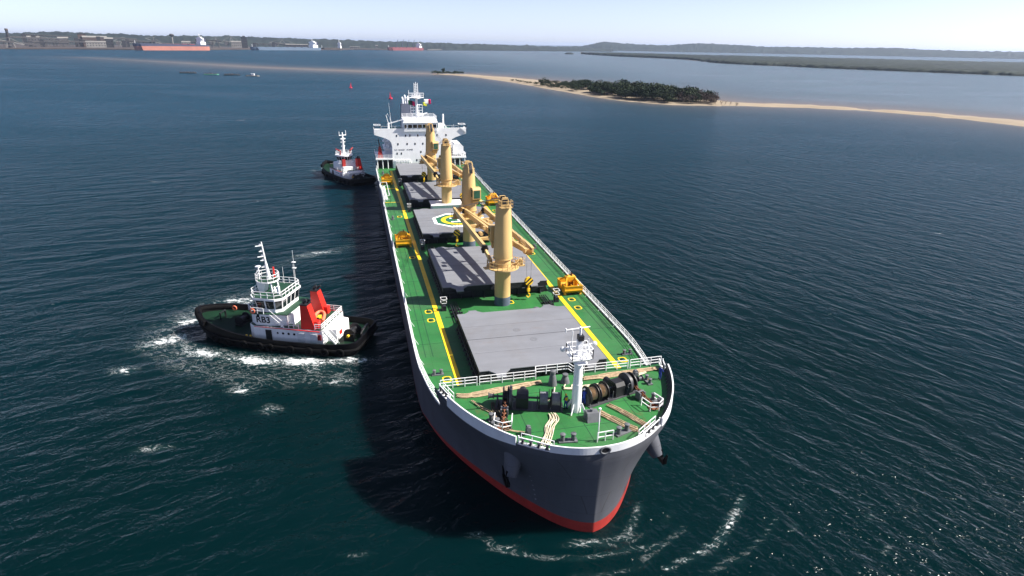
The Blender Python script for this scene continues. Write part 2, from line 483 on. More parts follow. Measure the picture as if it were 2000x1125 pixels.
foam_line([(38.2,5.0),(37.5,8.0),(36.2,11.5),(34.6,14.2),(32.7,16.4),(30.5,18.2)], .32, .78)
foam_line([(33.0,-2.5),(33.8,.6),(33.3,3.0),(31.6,4.8),(29.4,6.4)], .5, .62)
foam_line([(29.4,-11.8),(31.2,-10.6),(32.5,-9.7),(34.3,-6.0),(35.2,-2.0),(35.3,2.2),(35.1,6.6),(33.6,9.6)], .45, .50)
foam_line([(37.2,-4.0),(37.6,0),(37.2,4.0)], .45, .40)
foam_line([(39.6,9),(38.6,13),(36.6,17),(34.2,20.4)], .4, .44)
foam_line([(-34.5,-52.5),(-31,-53.6),(-27,-53.5),(-22,-50.5),(-17.5,-45),(-14.6,-39.5),(-12.0,-32),(-11,-26)], 1.6, .62)
foam_line([(-34.5,-54),(-29,-56),(-22,-54.5),(-14,-48),(-9,-40),(-7,-31),(-7,-24)], 4.5, .42)
foam_line([(-34.5,-52.5),(-38.5,-49),(-40.5,-45.5),(-42.5,-41)], 1.6, .66)
foam_line([(-36,-54),(-41,-50),(-44,-44),(-46,-37)], 3.5, .40)
foam_line([(-60,-40),(-66,-34),(-69,-29),(-72,-24)], 3.0, .36)
dn, sd_n = poly_dist(X, Y, SAND_N)
df, sd_f = poly_dist(X, Y, SAND_F)
surf = np.exp(-(dn/7.0)**2)*0.50
foam = np.maximum(foam, np.where((X > -1700) & (X < -250), surf, 0))
shoal = np.exp(-dn/26.0)*np.interp(X, [-1700, -1000], [.16, .45])
shoal = np.maximum(shoal, np.exp(-df/60.0)*np.interp(X, [-1700, -1000], [.22, .7]))
shoal *= np.clip((X+1850)/150, 0, 1)
side_lag = np.where(sd_n < 0, 1.0, 0.0)          # lagoon behind the sandbar
# lagoon lies on the +y / far side of the bar
xs_ = [-9000, -4400, -2600] + [p[0] for p in SAND_N]; ys_ = [900, 300, -100] + [p[1] for p in SAND_N]
gap = Y-np.interp(X, xs_, ys_)
lag = np.clip(gap/60, 0, 1)*np.clip((Y-60)/500, 0, 1)*np.clip(df/80, 0, 1)
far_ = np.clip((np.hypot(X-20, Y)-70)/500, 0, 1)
bluer = np.clip((np.hypot(X-20, Y)-55)/430, 0, 1)**.8  # water colour goes from dark green to blue with distance from the bow
for nm, arr in (('foam', foam), ('shoal', shoal), ('lagoon', lag), ('bluer', bluer), ('far', far_)):
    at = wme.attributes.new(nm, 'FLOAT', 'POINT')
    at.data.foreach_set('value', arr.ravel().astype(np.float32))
wme.shade_smooth()
water = bpy.data.objects.new('sea_water', wme)
col.objects.link(water)
tag(water, 'dark teal choppy sea water with white foam', None, kind='structure')

def water_material():
    m = bpy.data.materials.new('sea_water')
    m.use_nodes = True
    nt = m.node_tree; N = nt.nodes; Lk = nt.links.new
    b = N['Principled BSDF']
    tc = N.new('ShaderNodeTexCoord')
    def mapping(rot, sc, src=None):
        """coordinates turned to run along a crest at angle rot; sc stretches along it"""
        mp = N.new('ShaderNodeMapping')
        mp.vector_type = 'TEXTURE'
        mp.inputs['Rotation'].default_value = (0, 0, R(rot))
        mp.inputs['Scale'].default_value = (sc, 1, 1)
        Lk(src or tc.outputs['Object'], mp.inputs['Vector'])
        return mp.outputs['Vector']
    def noise(vec, scale, detail, rough=0.5, dist=0.0):
        n = N.new('ShaderNodeTexNoise')
        n.inputs['Scale'].default_value = scale
        n.inputs['Detail'].default_value = detail
        n.inputs['Roughness'].default_value = rough
        n.inputs['Distortion'].default_value = dist
        Lk(vec, n.inputs['Vector'])
        return n.outputs['Fac']
    def mth(op, a, bb, c=None):
        n = N.new('ShaderNodeMath'); n.operation = op
        for i, x in enumerate((a, bb, c)):
            if x is None: continue
            if isinstance(x, (int, float)): n.inputs[i].default_value = x
            else: Lk(x, n.inputs[i])
        return n.outputs[0]
    def mixc(f, a, bb):
        n = N.new('ShaderNodeMix'); n.data_type = 'RGBA'
        Lk(f, n.inputs['Factor'])
        for s, x in (('A', a), ('B', bb)):
            if isinstance(x, tuple): n.inputs[s].default_value = x
            else: Lk(x, n.inputs[s])
        return n.outputs['Result']
    def attr(nm):
        a = N.new('ShaderNodeAttribute'); a.attribute_name = nm
        return a.outputs['Fac']
    sx = N.new('ShaderNodeSeparateXYZ'); Lk(tc.outputs['Object'], sx.inputs[0])
    lee = mth('MINIMUM', mth('MAXIMUM', mth('MULTIPLY_ADD', sx.outputs['Y'], 1/45.0, 0.35), 0.0), 1.0)   # seas differ on the two sides of the ship
    gust = noise(mapping(75, 2.5), 0.014, 3, 0.6, 0.6)
    gk = mth('MAXIMUM', mth('MULTIPLY_ADD', gust, 3.2, -0.65), 0.15)
    def mixv(f, a_, b_):
        return mth('ADD', mth('MULTIPLY', a_, mth('SUBTRACT', 1.0, f)), mth('MULTIPLY', b_, f))
    def sea(src):
        hl = noise(mapping(101, 2.6, src), 0.19, 2, 0.5, 0.5)
        hr = noise(mapping(19, 2.6, src), 0.33, 2, 0.5, 0.6)
        hl2 = noise(mapping(108, 2.0, src), 0.55, 3, 0.6, 0.6)
        hr2 = noise(mapping(26, 2.2, src), 0.80, 3, 0.6, 0.6)
        h = mixv(lee, mth('MULTIPLY', hl, 1.35), mth('MULTIPLY', hr, 0.85))
        h3 = noise(mapping(60, 1.3, src), 1.9, 3, 0.6, 0.4)
        h2 = mth('ADD', mixv(lee, mth('MULTIPLY', hl2, 0.60), mth('MULTIPLY', hr2, 0.42)), mth('MULTIPLY', h3, 0.20))
        return mth('ADD', h, mth('MULTIPLY', h2, gk))
    def shifted(off):
        v = N.new('ShaderNodeVectorMath'); v.operation = 'ADD'
        Lk(tc.outputs['Object'], v.inputs[0]); v.inputs[1].default_value = off
        return v.outputs[0]
    EPS = 0.12                                  # wave slopes by differences, so far waves keep their slopes too
    h0 = sea(tc.outputs['Object']); hx_ = sea(shifted((EPS, 0, 0))); hy_ = sea(shifted((0, EPS, 0)))
    cb = N.new('ShaderNodeCombineXYZ')
    Lk(mth('DIVIDE', mth('SUBTRACT', h0, hx_), EPS), cb.inputs['X'])
    Lk(mth('DIVIDE', mth('SUBTRACT', h0, hy_), EPS), cb.inputs['Y'])
    cb.inputs['Z'].default_value = 1.0
    nv = N.new('ShaderNodeVectorMath'); nv.operation = 'NORMALIZE'; Lk(cb.outputs[0], nv.inputs[0])
    # colour of the water body
    sh = attr('shoal'); lg = attr('lagoon'); fo = attr('foam')
    c = mixc(attr('bluer'), (0.0002, 0.0078, 0.0092, 1), (0.0008, 0.0275, 0.0500, 1))
    c = mixc(lg, c, (0.062, 0.092, 0.108, 1))  # paler lagoon: shallow water, with reflected sky put into the colour too
    c = mixc(sh, c, (0.20, 0.155, 0.125, 1))
    # foam: streaky noise cut off by the foam amount
    fn = noise(mapping(70, 1.7), 0.85, 9, 0.62, 1.4)
    fl = noise(mapping(70, 1.7), 0.30, 3, 0.6, 1.0)
    fn = mth('ADD', mth('MULTIPLY', fn, 0.75), mth('MULTIPLY', fl, 0.25))
    crest = noise(mapping(100, 2.6), 0.22, 4, 0.6, 0.5)
    thr = mth('SUBTRACT', 0.80, mth('MULTIPLY', fo, 0.44))
    fine = noise(mapping(50, 1.4), 3.2, 6, 0.7, 1.2)
    fn = mth('ADD', mth('MULTIPLY', fn, 0.72), mth('MULTIPLY', fine, 0.28))
    fm = mth('DIVIDE', mth('SUBTRACT', fn, thr), 0.10)
    fm = N.new('ShaderNodeClamp').outputs[0] if False else mth('MINIMUM', mth('MAXIMUM', fm, 0.0), 1.0)
    # lacy threads of foam between the patches
    rn = noise(mapping(75, 1.8), 0.55, 5, 0.6, 1.8)
    ridge_ = mth('MAXIMUM', mth('SUBTRACT', 1.0, mth('MULTIPLY', mth('ABSOLUTE', mth('SUBTRACT', rn, 0.5), 0.0), 26.0)), 0.0)
    lace = mth('MULTIPLY', mth('MULTIPLY', ridge_, mth('MINIMUM', mth('MAXIMUM', mth('MULTIPLY', mth('SUBTRACT', fo, 0.24), 1.35), 0.0), 0.8)), mth('MINIMUM', mth('MAXIMUM', mth('MULTIPLY', mth('SUBTRACT', fine, 0.40), 5.0), 0.0), 1.0))
    fm = mth('MAXIMUM', fm, lace)
    # rare breaking crests in open water
    cm = mth('DIVIDE', mth('SUBTRACT', mth('MULTIPLY', crest, mth('ADD', fn, 0.5)), 0.77), 0.05)
    cm = mth('MINIMUM', mth('MAXIMUM', cm, 0.0), 0.55)
    fm = mth('MAXIMUM', fm, cm)
    # milky aerated water around the foam
    milk = mth('MULTIPLY', mth('MULTIPLY', fo, fo), 0.16)
    c = mixc(milk, c, (0.10, 0.22, 0.22, 1))
    c = mixc(fm, c, (0.74, 0.77, 0.78, 1))
    # light scattered back out of the water softens shadows; the surface mirrors only part of the sky
    N.remove(b)
    ss = N.new('ShaderNodeSubsurfaceScattering'); ss.falloff = 'BURLEY'
    ss.inputs['Scale'].default_value = 1.0
    ss.inputs['Radius'].default_value = (1.2, 2.4, 2.4)
    Lk(c, ss.inputs['Color'])
    fd = N.new('ShaderNodeBsdfDiffuse'); Lk(c, fd.inputs['Color'])
    gl = N.new('ShaderNodeBsdfGlossy'); gl.distribution = 'GGX'
    Lk(mth('MULTIPLY_ADD', attr('far'), 0.08, 0.14), gl.inputs['Roughness'])
    Lk(nv.outputs[0], gl.inputs['Normal'])
    fr = N.new('ShaderNodeFresnel'); fr.inputs['IOR'].default_value = 1.333
    Lk(nv.outputs[0], fr.inputs['Normal'])
    body = N.new('ShaderNodeMixShader'); Lk(fm, body.inputs[0]); Lk(ss.outputs[0], body.inputs[1]); Lk(fd.outputs[0], body.inputs[2])
    k = mth('MULTIPLY_ADD', lg, 0.30, 0.35)
    rf = mth('MULTIPLY', mth('MULTIPLY', fr.outputs[0], k), mth('SUBTRACT', 1.0, fm))
    mx = N.new('ShaderNodeMixShader'); Lk(rf, mx.inputs[0]); Lk(body.outputs[0], mx.inputs[1]); Lk(gl.outputs[0], mx.inputs[2])
    Lk(mx.outputs[0], N['Material Output'].inputs['Surface'])
    return m
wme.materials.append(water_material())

# ------------------------------------------------------------------ sandbar
def strip(near, far, k, height, name, m, seed, sub=7, jag=2.0):
    N1 = cat_rom([(x, y, 0) for x, y in near], k); F1 = cat_rom([(x, y, 0) for x, y in far], k)
    rg = np.random.default_rng(seed)
    vs = []; fs = []; n = len(N1)
    for i in range(n):
        a = N1[i]; b = F1[i]
        ja = rg.normal(0, jag); jb = rg.normal(0, jag*1.6)
        w = (b-a).length or 1; d = (b-a)/w
        a = a - d*ja*min(1, w/25); b = b + d*jb*min(1, w/25)
        w = (b-a).length
        hgt = height*min(1, w/30)+0.25
        a2 = a-d*12; b2 = b+d*16
        for j in range(sub+3):
            if j == 0: p = a2.copy(); z = -0.9
            elif j == sub+2: p = b2.copy(); z = -0.7
            else:
                t = (j-1)/sub; p = a.lerp(b, t)
                z = (0.06 if w > 24 else -0.10+0.05*math.sin(i*.7)) + (hgt if w > 24 else .22)*(math.sin(math.pi*min(t*1.9, 1)*0.5)*(1-t)**0.6) + rg.normal(0, 0.05)
            vs.append((p.x, p.y, z))
    w = sub+3
    fs = [(i*w+j, (i+1)*w+j, (i+1)*w+j+1, i*w+j+1) for i in range(n-1) for j in range(w-1)]
    mb = MB(); mb.add(vs, fs)
    return mb.obj(name, m, smooth=80)
bar = strip(SAND_N[3:], SAND_F[3:], 8, 1.3, 'sandbar', 'sand', 3)
tag(bar, 'long pale sandbar curving across the bay', None, kind='structure')

# ------------------------------------------------------------------ land
def ridge(name, m, crest, front, back, seed, rows=26, n=240, bump=5.0, kind='structure', label=None, foot_z=1.5):
    """wooded high ground along a crest line; front/back are the depths of its slopes"""
    C = cat_rom(crest, max(2, n//(len(crest)-1)))
    rg = np.random.default_rng(seed); nn = len(C)
    big = rg.normal(0, 1, (nn, rows+1)); sm = big.copy()
    for _ in range(2):
        sm = (sm + np.roll(sm, 1, 0) + np.roll(sm, -1, 0) + np.roll(sm, 1, 1) + np.roll(sm, -1, 1))/5
    vs = []
    for i, c in enumerate(C):
        away = Vector((c.x-CAM.x, c.y-CAM.y, 0)).normalized()
        for j in range(rows+1):
            t = j/rows
            s = -front + t*(front+back)
            prof = 0.5+0.5*math.cos(math.pi*max(-1, min(1, (s/front if s < 0 else s/back))))
            z = foot_z + (c.z-foot_z)*prof + (bump*(0.55*sm[i, j]*1.8+0.45*big[i, j]*0.5) if 0 < j < rows else 0)
            if j == rows: z = 0.5
            p = c + away*s
            vs.append((p.x, p.y, max(z, 0.6)))
    w = rows+1
    fs = [(i*w+j, (i+1)*w+j, (i+1)*w+j+1, i*w+j+1) for i in range(nn-1) for j in range(rows)]
    mb = MB(); mb.add(vs, fs)
    o = mb.obj(name, m, smooth=180)
    tag(o, label, None, kind=kind)
    return o
ridge('hills', 'canopy2', [(-6700,1700,14),(-6600,2050,20),(-6509,2330,34),(-6436,2539,74),(-6330,2800,60),(-6182,3108,54),(-6060,3330,72),(-5994,3460,76),(-5850,3700,68),(-5685,3951,56),(-5500,4200,57),(-5300,4480,58),(-5026,4768,62),(-4800,5000,52),(-4500,5270,48),(-4314,5429,50),(-3900,5700,56),(-3400,6000,50),(-2600,6300,46)], 900, 900, 5, n=420, bump=5, label='low hazy wooded hills along the far lagoon shore')
ridge('shore_woodland', 'canopy2', [(-3900,-2700,58),(-4100,-2350,54),(-4320,-1942,53),(-4400,-1700,66),(-4495,-1476,62),(-4560,-1200,56),(-4620,-1000,58),(-4661,-778,59),(-4700,-500,56),(-4719,-164,51),(-4760,130,46),(-4720,400,43),(-4760,645,39),(-4900,900,37),(-5050,1250,32),(-5150,1600,28),(-5250,1900,22),(-5350,2200,14)], 800, 900, 9, n=420, bump=6, kind='stuff', label='dark green woodland behind the coal harbour')

SHORE = [(-2100,-1900),(-2400,-1450),(-2569,-1189),(-2690,-1020),(-2740,-830),(-2950,-610),(-3225,-470),(-3390,-160),(-3700,0),(-3760,180),(-3980,400),(-4430,640),(-5100,1250),(-5450,1750),(-5600,2300)]
def land(name, m, near, depth, z, label):
    vs = []; n = len(near)
    for x, y in near:
        a = Vector((x-CAM.x, y-CAM.y, 0)).normalized()
        vs += [(x, y, -1), (x, y, z), (x+a.x*depth, y+a.y*depth, z), (x+a.x*depth, y+a.y*depth, -1)]
    fs = [(i*4+k, (i+1)*4+k, (i+1)*4+k+1, i*4+k+1) for i in range(n-1) for k in range(3)]
    mb = MB(); mb.add(vs, fs)
    o = mb.obj(name, m)
    return tag(o, label, None, kind='structure')
land('harbour_ground', 'quay', SHORE, 2600, 4.0, 'brown quay and ground of the coal harbour')

# mangrove flats: bumpy canopy standing on a mud bank
MANG = [(-3300,1180),(-3053,1150),(-2718,1140),(-2244,1215),(-1990,1150),(-1780,1085),(-1640,1090),(-1540,1135),(-1397,1160),(-1180,1262),(-1005,1345),(-850,1400),(-600,1480),(-300,1600),(100,1750)]
def mangrove():
    C = cat_rom([(x, y, 0) for x, y in MANG], 26)
    rg = np.random.default_rng(21); nn = len(C); rows = 90
    big = rg.random((nn, rows+1)); sm = big.copy()
    for _ in range(1):
        sm = (sm + np.roll(sm, 1, 0) + np.roll(sm, -1, 0) + np.roll(sm, 1, 1) + np.roll(sm, -1, 1))/5
    vs = []
    for i, c in enumerate(C):
        away = Vector((-0.35, 0.94, 0)).normalized()
        depth = 260 + 1500*min(1, max(0, (c.x+3300)/1900))
        e = rg.normal(0, 5)
        for j in range(rows+1):
            t = j/rows; s = depth*(t**1.5) + e
            h = 0.0 if j == 0 else (4.2 + 5.5*sm[i, j] + 2.5*(big[i, j]-0.5))*min(1, j/2.5)*(0 if j == rows else 1)
            p = c + away*s
            vs.append((p.x, p.y, h-0.2))
    w = rows+1
    fs = [(i*w+j, (i+1)*w+j, (i+1)*w+j+1, i*w+j+1) for i in range(nn-1) for j in range(rows)]
    mb = MB(); mb.add(vs, fs)
    o = mb.obj('mangrove_wood', 'canopy', smooth=180)
    tag(o, 'broad dark green mangrove wood on the low flats', None, kind='stuff')
mangrove()
land('mud_flat', 'mud', [(x+6, y-6) for x, y in MANG], 900, 0.35, 'low mud bank under the mangroves')
mb = MB()
mb.lathe([(0.1, 0), (1.0, 0.0), (0.9, 0.45), (0.5, 0.9), (0.05, 1.0)], n=22)
mb.v = [(x*38*(1+0.12*math.sin(5*i)), y*22*(1+0.15*math.cos(3*i)), z*7*(1+0.2*math.sin(7*i))) for i, (x, y, z) in enumerate(mb.v)]
o = mb.obj('mangrove_islet', 'canopy', smooth=180, loc=(-3190, 1075, -0.1))
tag(o, 'tiny wooded islet just off the tip of the mangrove flats', 'islet')

# ------------------------------------------------------------------ the bulk carrier
ZD, ZF, ZB = 7.3, 10.2, 11.22          # main deck, forecastle deck, bulwark top
ship = thing('bulk_carrier', 'long grey bulk carrier with green deck, grey hatches and four cream deck cranes', 'ship', (0, 0, 0))
HW = [(32.1,0),(31.75,1.1),(31.0,2.3),(29.7,3.7),(27.6,5.4),(25.0,7.2),(21.5,9.2),(17.5,11.2),(13,13.0),(8,14.3),(2,15),(-20,15),(-60,15),(-100,15),(-135,15),(-148,13.6),(-155,9.5),(-157,0)]
HT = [(33.05,0),(32.85,2.0),(32.2,4.0),(31.0,6.2),(29.3,8.2),(27.0,10.1),(23.8,12.0),(20.0,13.5),(15.5,14.5),(10,15.0),(3,15.2),(-20,15.2),(-60,15.2),(-100,15.2),(-135,15.2),(-149,14.2),(-158,10.5),(-160,0)]
W_ = cat_rom([(x, y, 0) for x, y in HW], 6)
T_ = cat_rom([(x, y, 0) for x, y in HT], 6)
NU = len(W_)
def hp(u, z, s=1):
    g = min(1.0, (max(z, 0)/9.75)**1.7)        # flare up to the knuckle, upright above it
    a = W_[u].lerp(T_[u], g)
    return Vector((a.x, a.y*s, z))
def shell(levels, u0=0, u1=NU-1, off=0.0):
    """hull surface from starboard u1 round the stem to port u1"""
    mb = MB(); row = [(u, -1) for u in range(u1, u0, -1)] + [(u, 1) for u in range(u0, u1+1)]
    if u0 == 0: pass
    n = len(row)
    vs = [hp(u, z(u) if callable(z) else z, s) for z in levels for u, s in row]
    fs = [(i*n+j, i*n+j+1, (i+1)*n+j+1, (i+1)*n+j) for i in range(len(levels)-1) for j in range(n-1)]
    mb.add(vs, fs); return mb
UB = min(range(NU), key=lambda u: abs(hp(u, ZF).x-17.2))      # forecastle break
paint_line = lambda u: float(np.interp(hp(u, 1.0).x, [6, 26], [0.10, 1.25]))     # red tapered out aft to imitate the side lost in shade
mb = shell([paint_line, 2.2, 3.4, 4.6, 5.8, 7.0, 7.45])
f2 = shell([7.45, 8.2, 9.0, 9.75, 10.42], 0, UB)
mb.add(f2.v, f2.f)
hull = mb.obj('hull', 'hull', ship, smooth=35)
boot = shell([-2.0, -0.6, 0.05, paint_line]).obj('boot_topping', 'boot', hull, smooth=35)
boot['label'] = 'red strip of antifouling paint at the waterline'
# break bulkhead
a = hp(UB, 7.3); b = hp(UB, ZF)
mb = MB(); mb.add([(a.x, -a.y, 7.3), (a.x, a.y, 7.3), (b.x, b.y, ZF-.01), (b.x, -b.y, ZF-.01)], [(0,1,2,3)])
mb.obj('forecastle_bulkhead', 'whitebow', ship)
def deck_strip(z, u0, u1, inset=0.03):
    mb = MB(); vs = []
    for u in range(u0, u1+1):
        p = hp(u, z); y = max(p.y-inset, 0.0)
        for t in (-1, -0.5, 0, 0.5, 1): vs.append((p.x-(inset if u == 0 else 0), y*t, z))
    n = u1-u0+1
    mb.add(vs, [(i*5+k, (i+1)*5+k, (i+1)*5+k+1, i*5+k+1) for i in range(n-1) for k in range(4)])
    return mb
deck_strip(ZD, UB-1, NU-1).obj('main_deck', 'deck', ship)
deck_strip(ZF, 0, UB).obj('forecastle_deck', 'deck', ship)
# weld seams of the deck plating: low proud strips
mb = MB()
for x in np.arange(-126, 16, 8.4):
    mb.box(x, x+.06, -14.7, -9.2, ZD, ZD+.012); mb.box(x, x+.06, 9.2, 14.7, ZD, ZD+.012)
for y in (-12.9, 12.9, 13.9, -13.9): mb.box(-130, 4, y, y+.07, ZD, ZD+.014)
mb.obj('deck_seams', 'deckdark', ship)
mb = MB()
for x in (20.5, 24.2, 27.9): 
    w = 9.2 if x < 25 else 6.5
    mb.box(x, x+.05, -w, w, ZF, ZF+.012)
for y in (-6, 0.0, 6): mb.box(18, 27.5 if y else 31, y, y+.05, ZF, ZF+.011)
mb.obj('deck_seams', 'deckdark', ship)
# gunwale bar along the main deck edge
for s in (-1, 1):
    mb = MB()
    P = [hp(u, ZD+.12, s) for u in range(UB, NU-8)]
    for a, b in zip(P[:-1], P[1:]): mb.beam(a, b, 0.16, 0.30)
    mb.obj('gunwale', 'whitebow' , ship)
# bulwark round the forecastle, in runs between the fairlead openings
def bulwark(s, test, name='bulwark'):
    runs = []; cur = []
    K = 6
    pts = []
    for u in range(0, UB):
        for k in range(K):
            t = k/K
            hi = hp(u, ZB, s).lerp(hp(u+1, ZB, s), t)
            zl = 10.42-.52*min(1, max(0, (31.5-hi.x)/4.5))
            lo = hp(u, zl, s).lerp(hp(u+1, zl, s), t)
            pts.append((lo, hi))
    for lo, hi in pts:
        if test(hi.x, abs(hi.y)): cur.append((lo, hi))
        else:
            if len(cur) > 2: runs.append(cur)
            cur = []
    if len(cur) > 2: runs.append(cur)
    return runs
openS = lambda x, y: not (5.0 < y < 7.8 and x > 28) and x > 20.6
openP = lambda x, y: not (4.9 < y < 7.7 and x > 28) and x > 19.0
rs = bulwark(-1, openS); rp = bulwark(1, openP)
# the two runs that meet at the stem are one plate
front = [q for q in reversed(rs[0])] + rp[0][1:]
for run in [front] + rs[1:] + rp[1:]:
    mb = MB(); mb.mi = 0
    n = len(run); vs = []
    for i, (lo, hi) in enumerate(run):
        d = (run[min(i+1, n-1)][1]-run[max(i-1, 0)][1]); d.z = 0; d.normalize()
        nrm = Vector((d.y, -d.x, 0))
        if nrm.dot(Vector((hi.x-10, hi.y, 0))) < 0: nrm = -nrm
        inn = -nrm*0.16
        lo2 = Vector((lo.x, lo.y, ZF-.02))
        lo = lo+nrm*.045; hi = hi+nrm*.045
        vs += [lo, hi, hi+inn+Vector((0,0,0)), lo2+inn]
    w = 4
    for k in range(3):
        mb.mi = 0 if k == 0 else (1 if k == 2 else 0)
        mb.add(vs if k == 0 else [], [])
        o0 = 0
        mb.f += [(i*w+k, (i+1)*w+k, (i+1)*w+k+1, i*w+k+1) for i in range(n-1)]
        mb.m += [mb.mi]*(n-1)
    mb.f += [(0,1,2,3), tuple((n-1)*w+q for q in (3,2,1,0))]; mb.m += [0, 0]
    bw = mb.obj('bulwark', ['whitebow', 'bitt'], ship, smooth=35)
    # stays inside
    for i in range(3, n-3, 7):
        st = MB()
        lo, hi = run[i]; d = run[i+1][1]-run[i-1][1]; d.z = 0; d.normalize(); nr = Vector((d.y, -d.x, 0))
        if nr.dot(Vector((hi.x-10, hi.y, 0))) < 0: nr = -nr
        a = Vector((hi.x, hi.y, ZF))-nr*0.2
        st.add([a+Vector((0,0,.9)), a, a-nr*0.5, a+d*.05+Vector((0,0,.9)), a+d*.05, a-nr*.5+d*.05], [(0,1,2),(5,4,3),(0,2,5,3),(1,4,5,2)])
        st.obj('bulwark_stay', 'bitt', bw)
# central panama chock in the stem plate
mb = MB(); mb.torus((33.10, 0.15, 10.80), 0.36, 0.10, 'x', 20, 8); mb.v = [(x, 0.15+(y-.15)*1.35, z) for x, y, z in mb.v]
chock = mb.obj('chock', 'bitt', ship, smooth=60)
mb = MB(); mb.lathe([(0.36, -0.06), (0.36, 0.05)], (33.08, 0.15, 10.80), 18, 'x'); mb.v = [(x, 0.15+(y-.15)*1.35, z) for x, y, z in mb.v]
mb.obj('chock_dark_disc', 'black', chock)  # black disc painted for the shaded hole; the plate is not pierced
# roller fairleads with small guard frames in the openings
def fairlead(p0, p1, outward):
    p0 = Vector(p0); p1 = Vector(p1); d = (p1-p0).normalized(); L = (p1-p0).length
    mb = MB()
    mb.beam(p0+Vector((0,0,.12)), p1+Vector((0,0,.12)), 0.55, 0.24)
    o = mb.obj('roller_fairlead', 'whitebow', ship)
    n = 4
    for i in range(n):
        c = p0.lerp(p1, (i+.5)/n); ro = MB()
        ro.lathe([(0.20, .24), (0.20, .30), (0.13, .36), (0.13, .62), (0.2, .68), (0.2, .74)], c, 10)
        ro.obj('roller', 'winch', o, smooth=40)
    fr = MB(); c = outward
    a = p0-c*0.45; b = p1-c*0.45
    fr.rail([a, b], h=1.05, step=1.1, rails=2, r=.035, pr=.045)
    fr.tube(p0+Vector((0,0,.8)), p1+Vector((0,0,.8)), 0.06)
    fr.tube(p0+Vector((0,0,.2)), p0+Vector((0,0,1.0)), 0.07); fr.tube(p1+Vector((0,0,.2)), p1+Vector((0,0,1.0)), 0.07)
    fr.obj('guard_frame', 'white', o)
def hull_at(y, s, z=ZF):
    P = [hp(u, z, s) for u in range(UB)]
    q = min(range(len(P)-1), key=lambda i: abs(abs(P[i].y)-y))
    for a, b in zip(P[:-1], P[1:]):
        if (abs(a.y)-y)*(abs(b.y)-y) <= 0 and abs(a.y-b.y) > 1e-6:
            return a.lerp(b, (y-abs(a.y))/(abs(b.y)-abs(a.y)))
    return P[q]
for s in (-1, 1):
    a = hull_at(5.0, s); b = hull_at(7.75, s)
    out = Vector((0.62, 0.78*s, 0))
    fairlead(a-out*.3, b-out*.3, out)
a = hp(UB-1, ZF, -1); b = hull_at(13.3, -1)
fairlead(Vector((18.0,-13.75,ZF)), Vector((20.6,-12.95,ZF)), Vector((0.3,-0.95,0)))
fairlead(Vector((17.7,13.75,ZF)), Vector((19.0,13.35,ZF)), Vector((0.3,0.95,0)))
# jackstaff and its small rail at the stem
mb = MB(); mb.tube((30.7,.35,ZF), (30.6,.35,ZF+3.6), .055); mb.lathe([(.0,0),(.14,.06),(.14,.16),(0,.22)], (30.6,.35,ZF+3.55), 10)
mb.tube((30.6,.35,ZF+3.4), (31.6,.0,ZF+.9), .02, n=4)
mb.rail([(30.9,.2,ZF),(30.8,1.9,ZF)], h=1.1, step=.85, rails=2)
mb.obj('jackstaff', 'white', ship)

# guard rails
def side_runs():
    for s in (-1, 1):
        us = list(range(UB+1, NU-10))
        P = [hp(u, ZD+.27, s) - Vector((0, .1*s, 0)) for u in us]
        # resample to even posts
        acc = [0]
        for a, b in zip(P[:-1], P[1:]): acc.append(acc[-1]+(b-a).length)
        tot = acc[-1]; n = int(tot/1.5); pts = []
        for i in range(n+1):
            d = tot*i/n
            k = max(j for j in range(len(acc)) if acc[j] <= d+1e-6); k = min(k, len(P)-2)
            pts.append(P[k].lerp(P[k+1], (d-acc[k])/(acc[k+1]-acc[k])))
        pts = [p for p in pts if p.x > -134]
        for c in range(0, len(pts)-1, 12):
            seg = pts[c:c+13]
            mb = MB()
            for i, p in enumerate(seg):
                mb.beam(p, p+Vector((0,0,1.0)), .075, .075)
                if i % 4 == 2: mb.beam(p+Vector((0,-.03*s,.9)), p+Vector((0,-.55*s,0)), .06, .06)
            for a, b in zip(seg[:-1], seg[1:]):
                for z in (.34, .67, 1.0): mb.beam(a+Vector((0,0,z)), b+Vector((0,0,z)), .052, .052)
            mb.obj('railing', 'white', ship)
side_runs()
for pts in ([(17.55,-13.6,ZF),(17.55,-9.4,ZF)], [(17.55,-9.1,ZF),(17.55,-2.4,ZF)], [(17.5,-2.4,ZF),(16.6,-2.2,ZF),(16.6,1.9,ZF),(17.5,2.2,ZF)], [(17.5,2.2,ZF),(17.4,9.3,ZF)], [(17.4,9.6,ZF),(17.3,13.7,ZF)]):
    MB().rail(pts, h=1.15, step=1.45, rails=3, r=.036, pr=.05).obj('railing', 'white', ship)

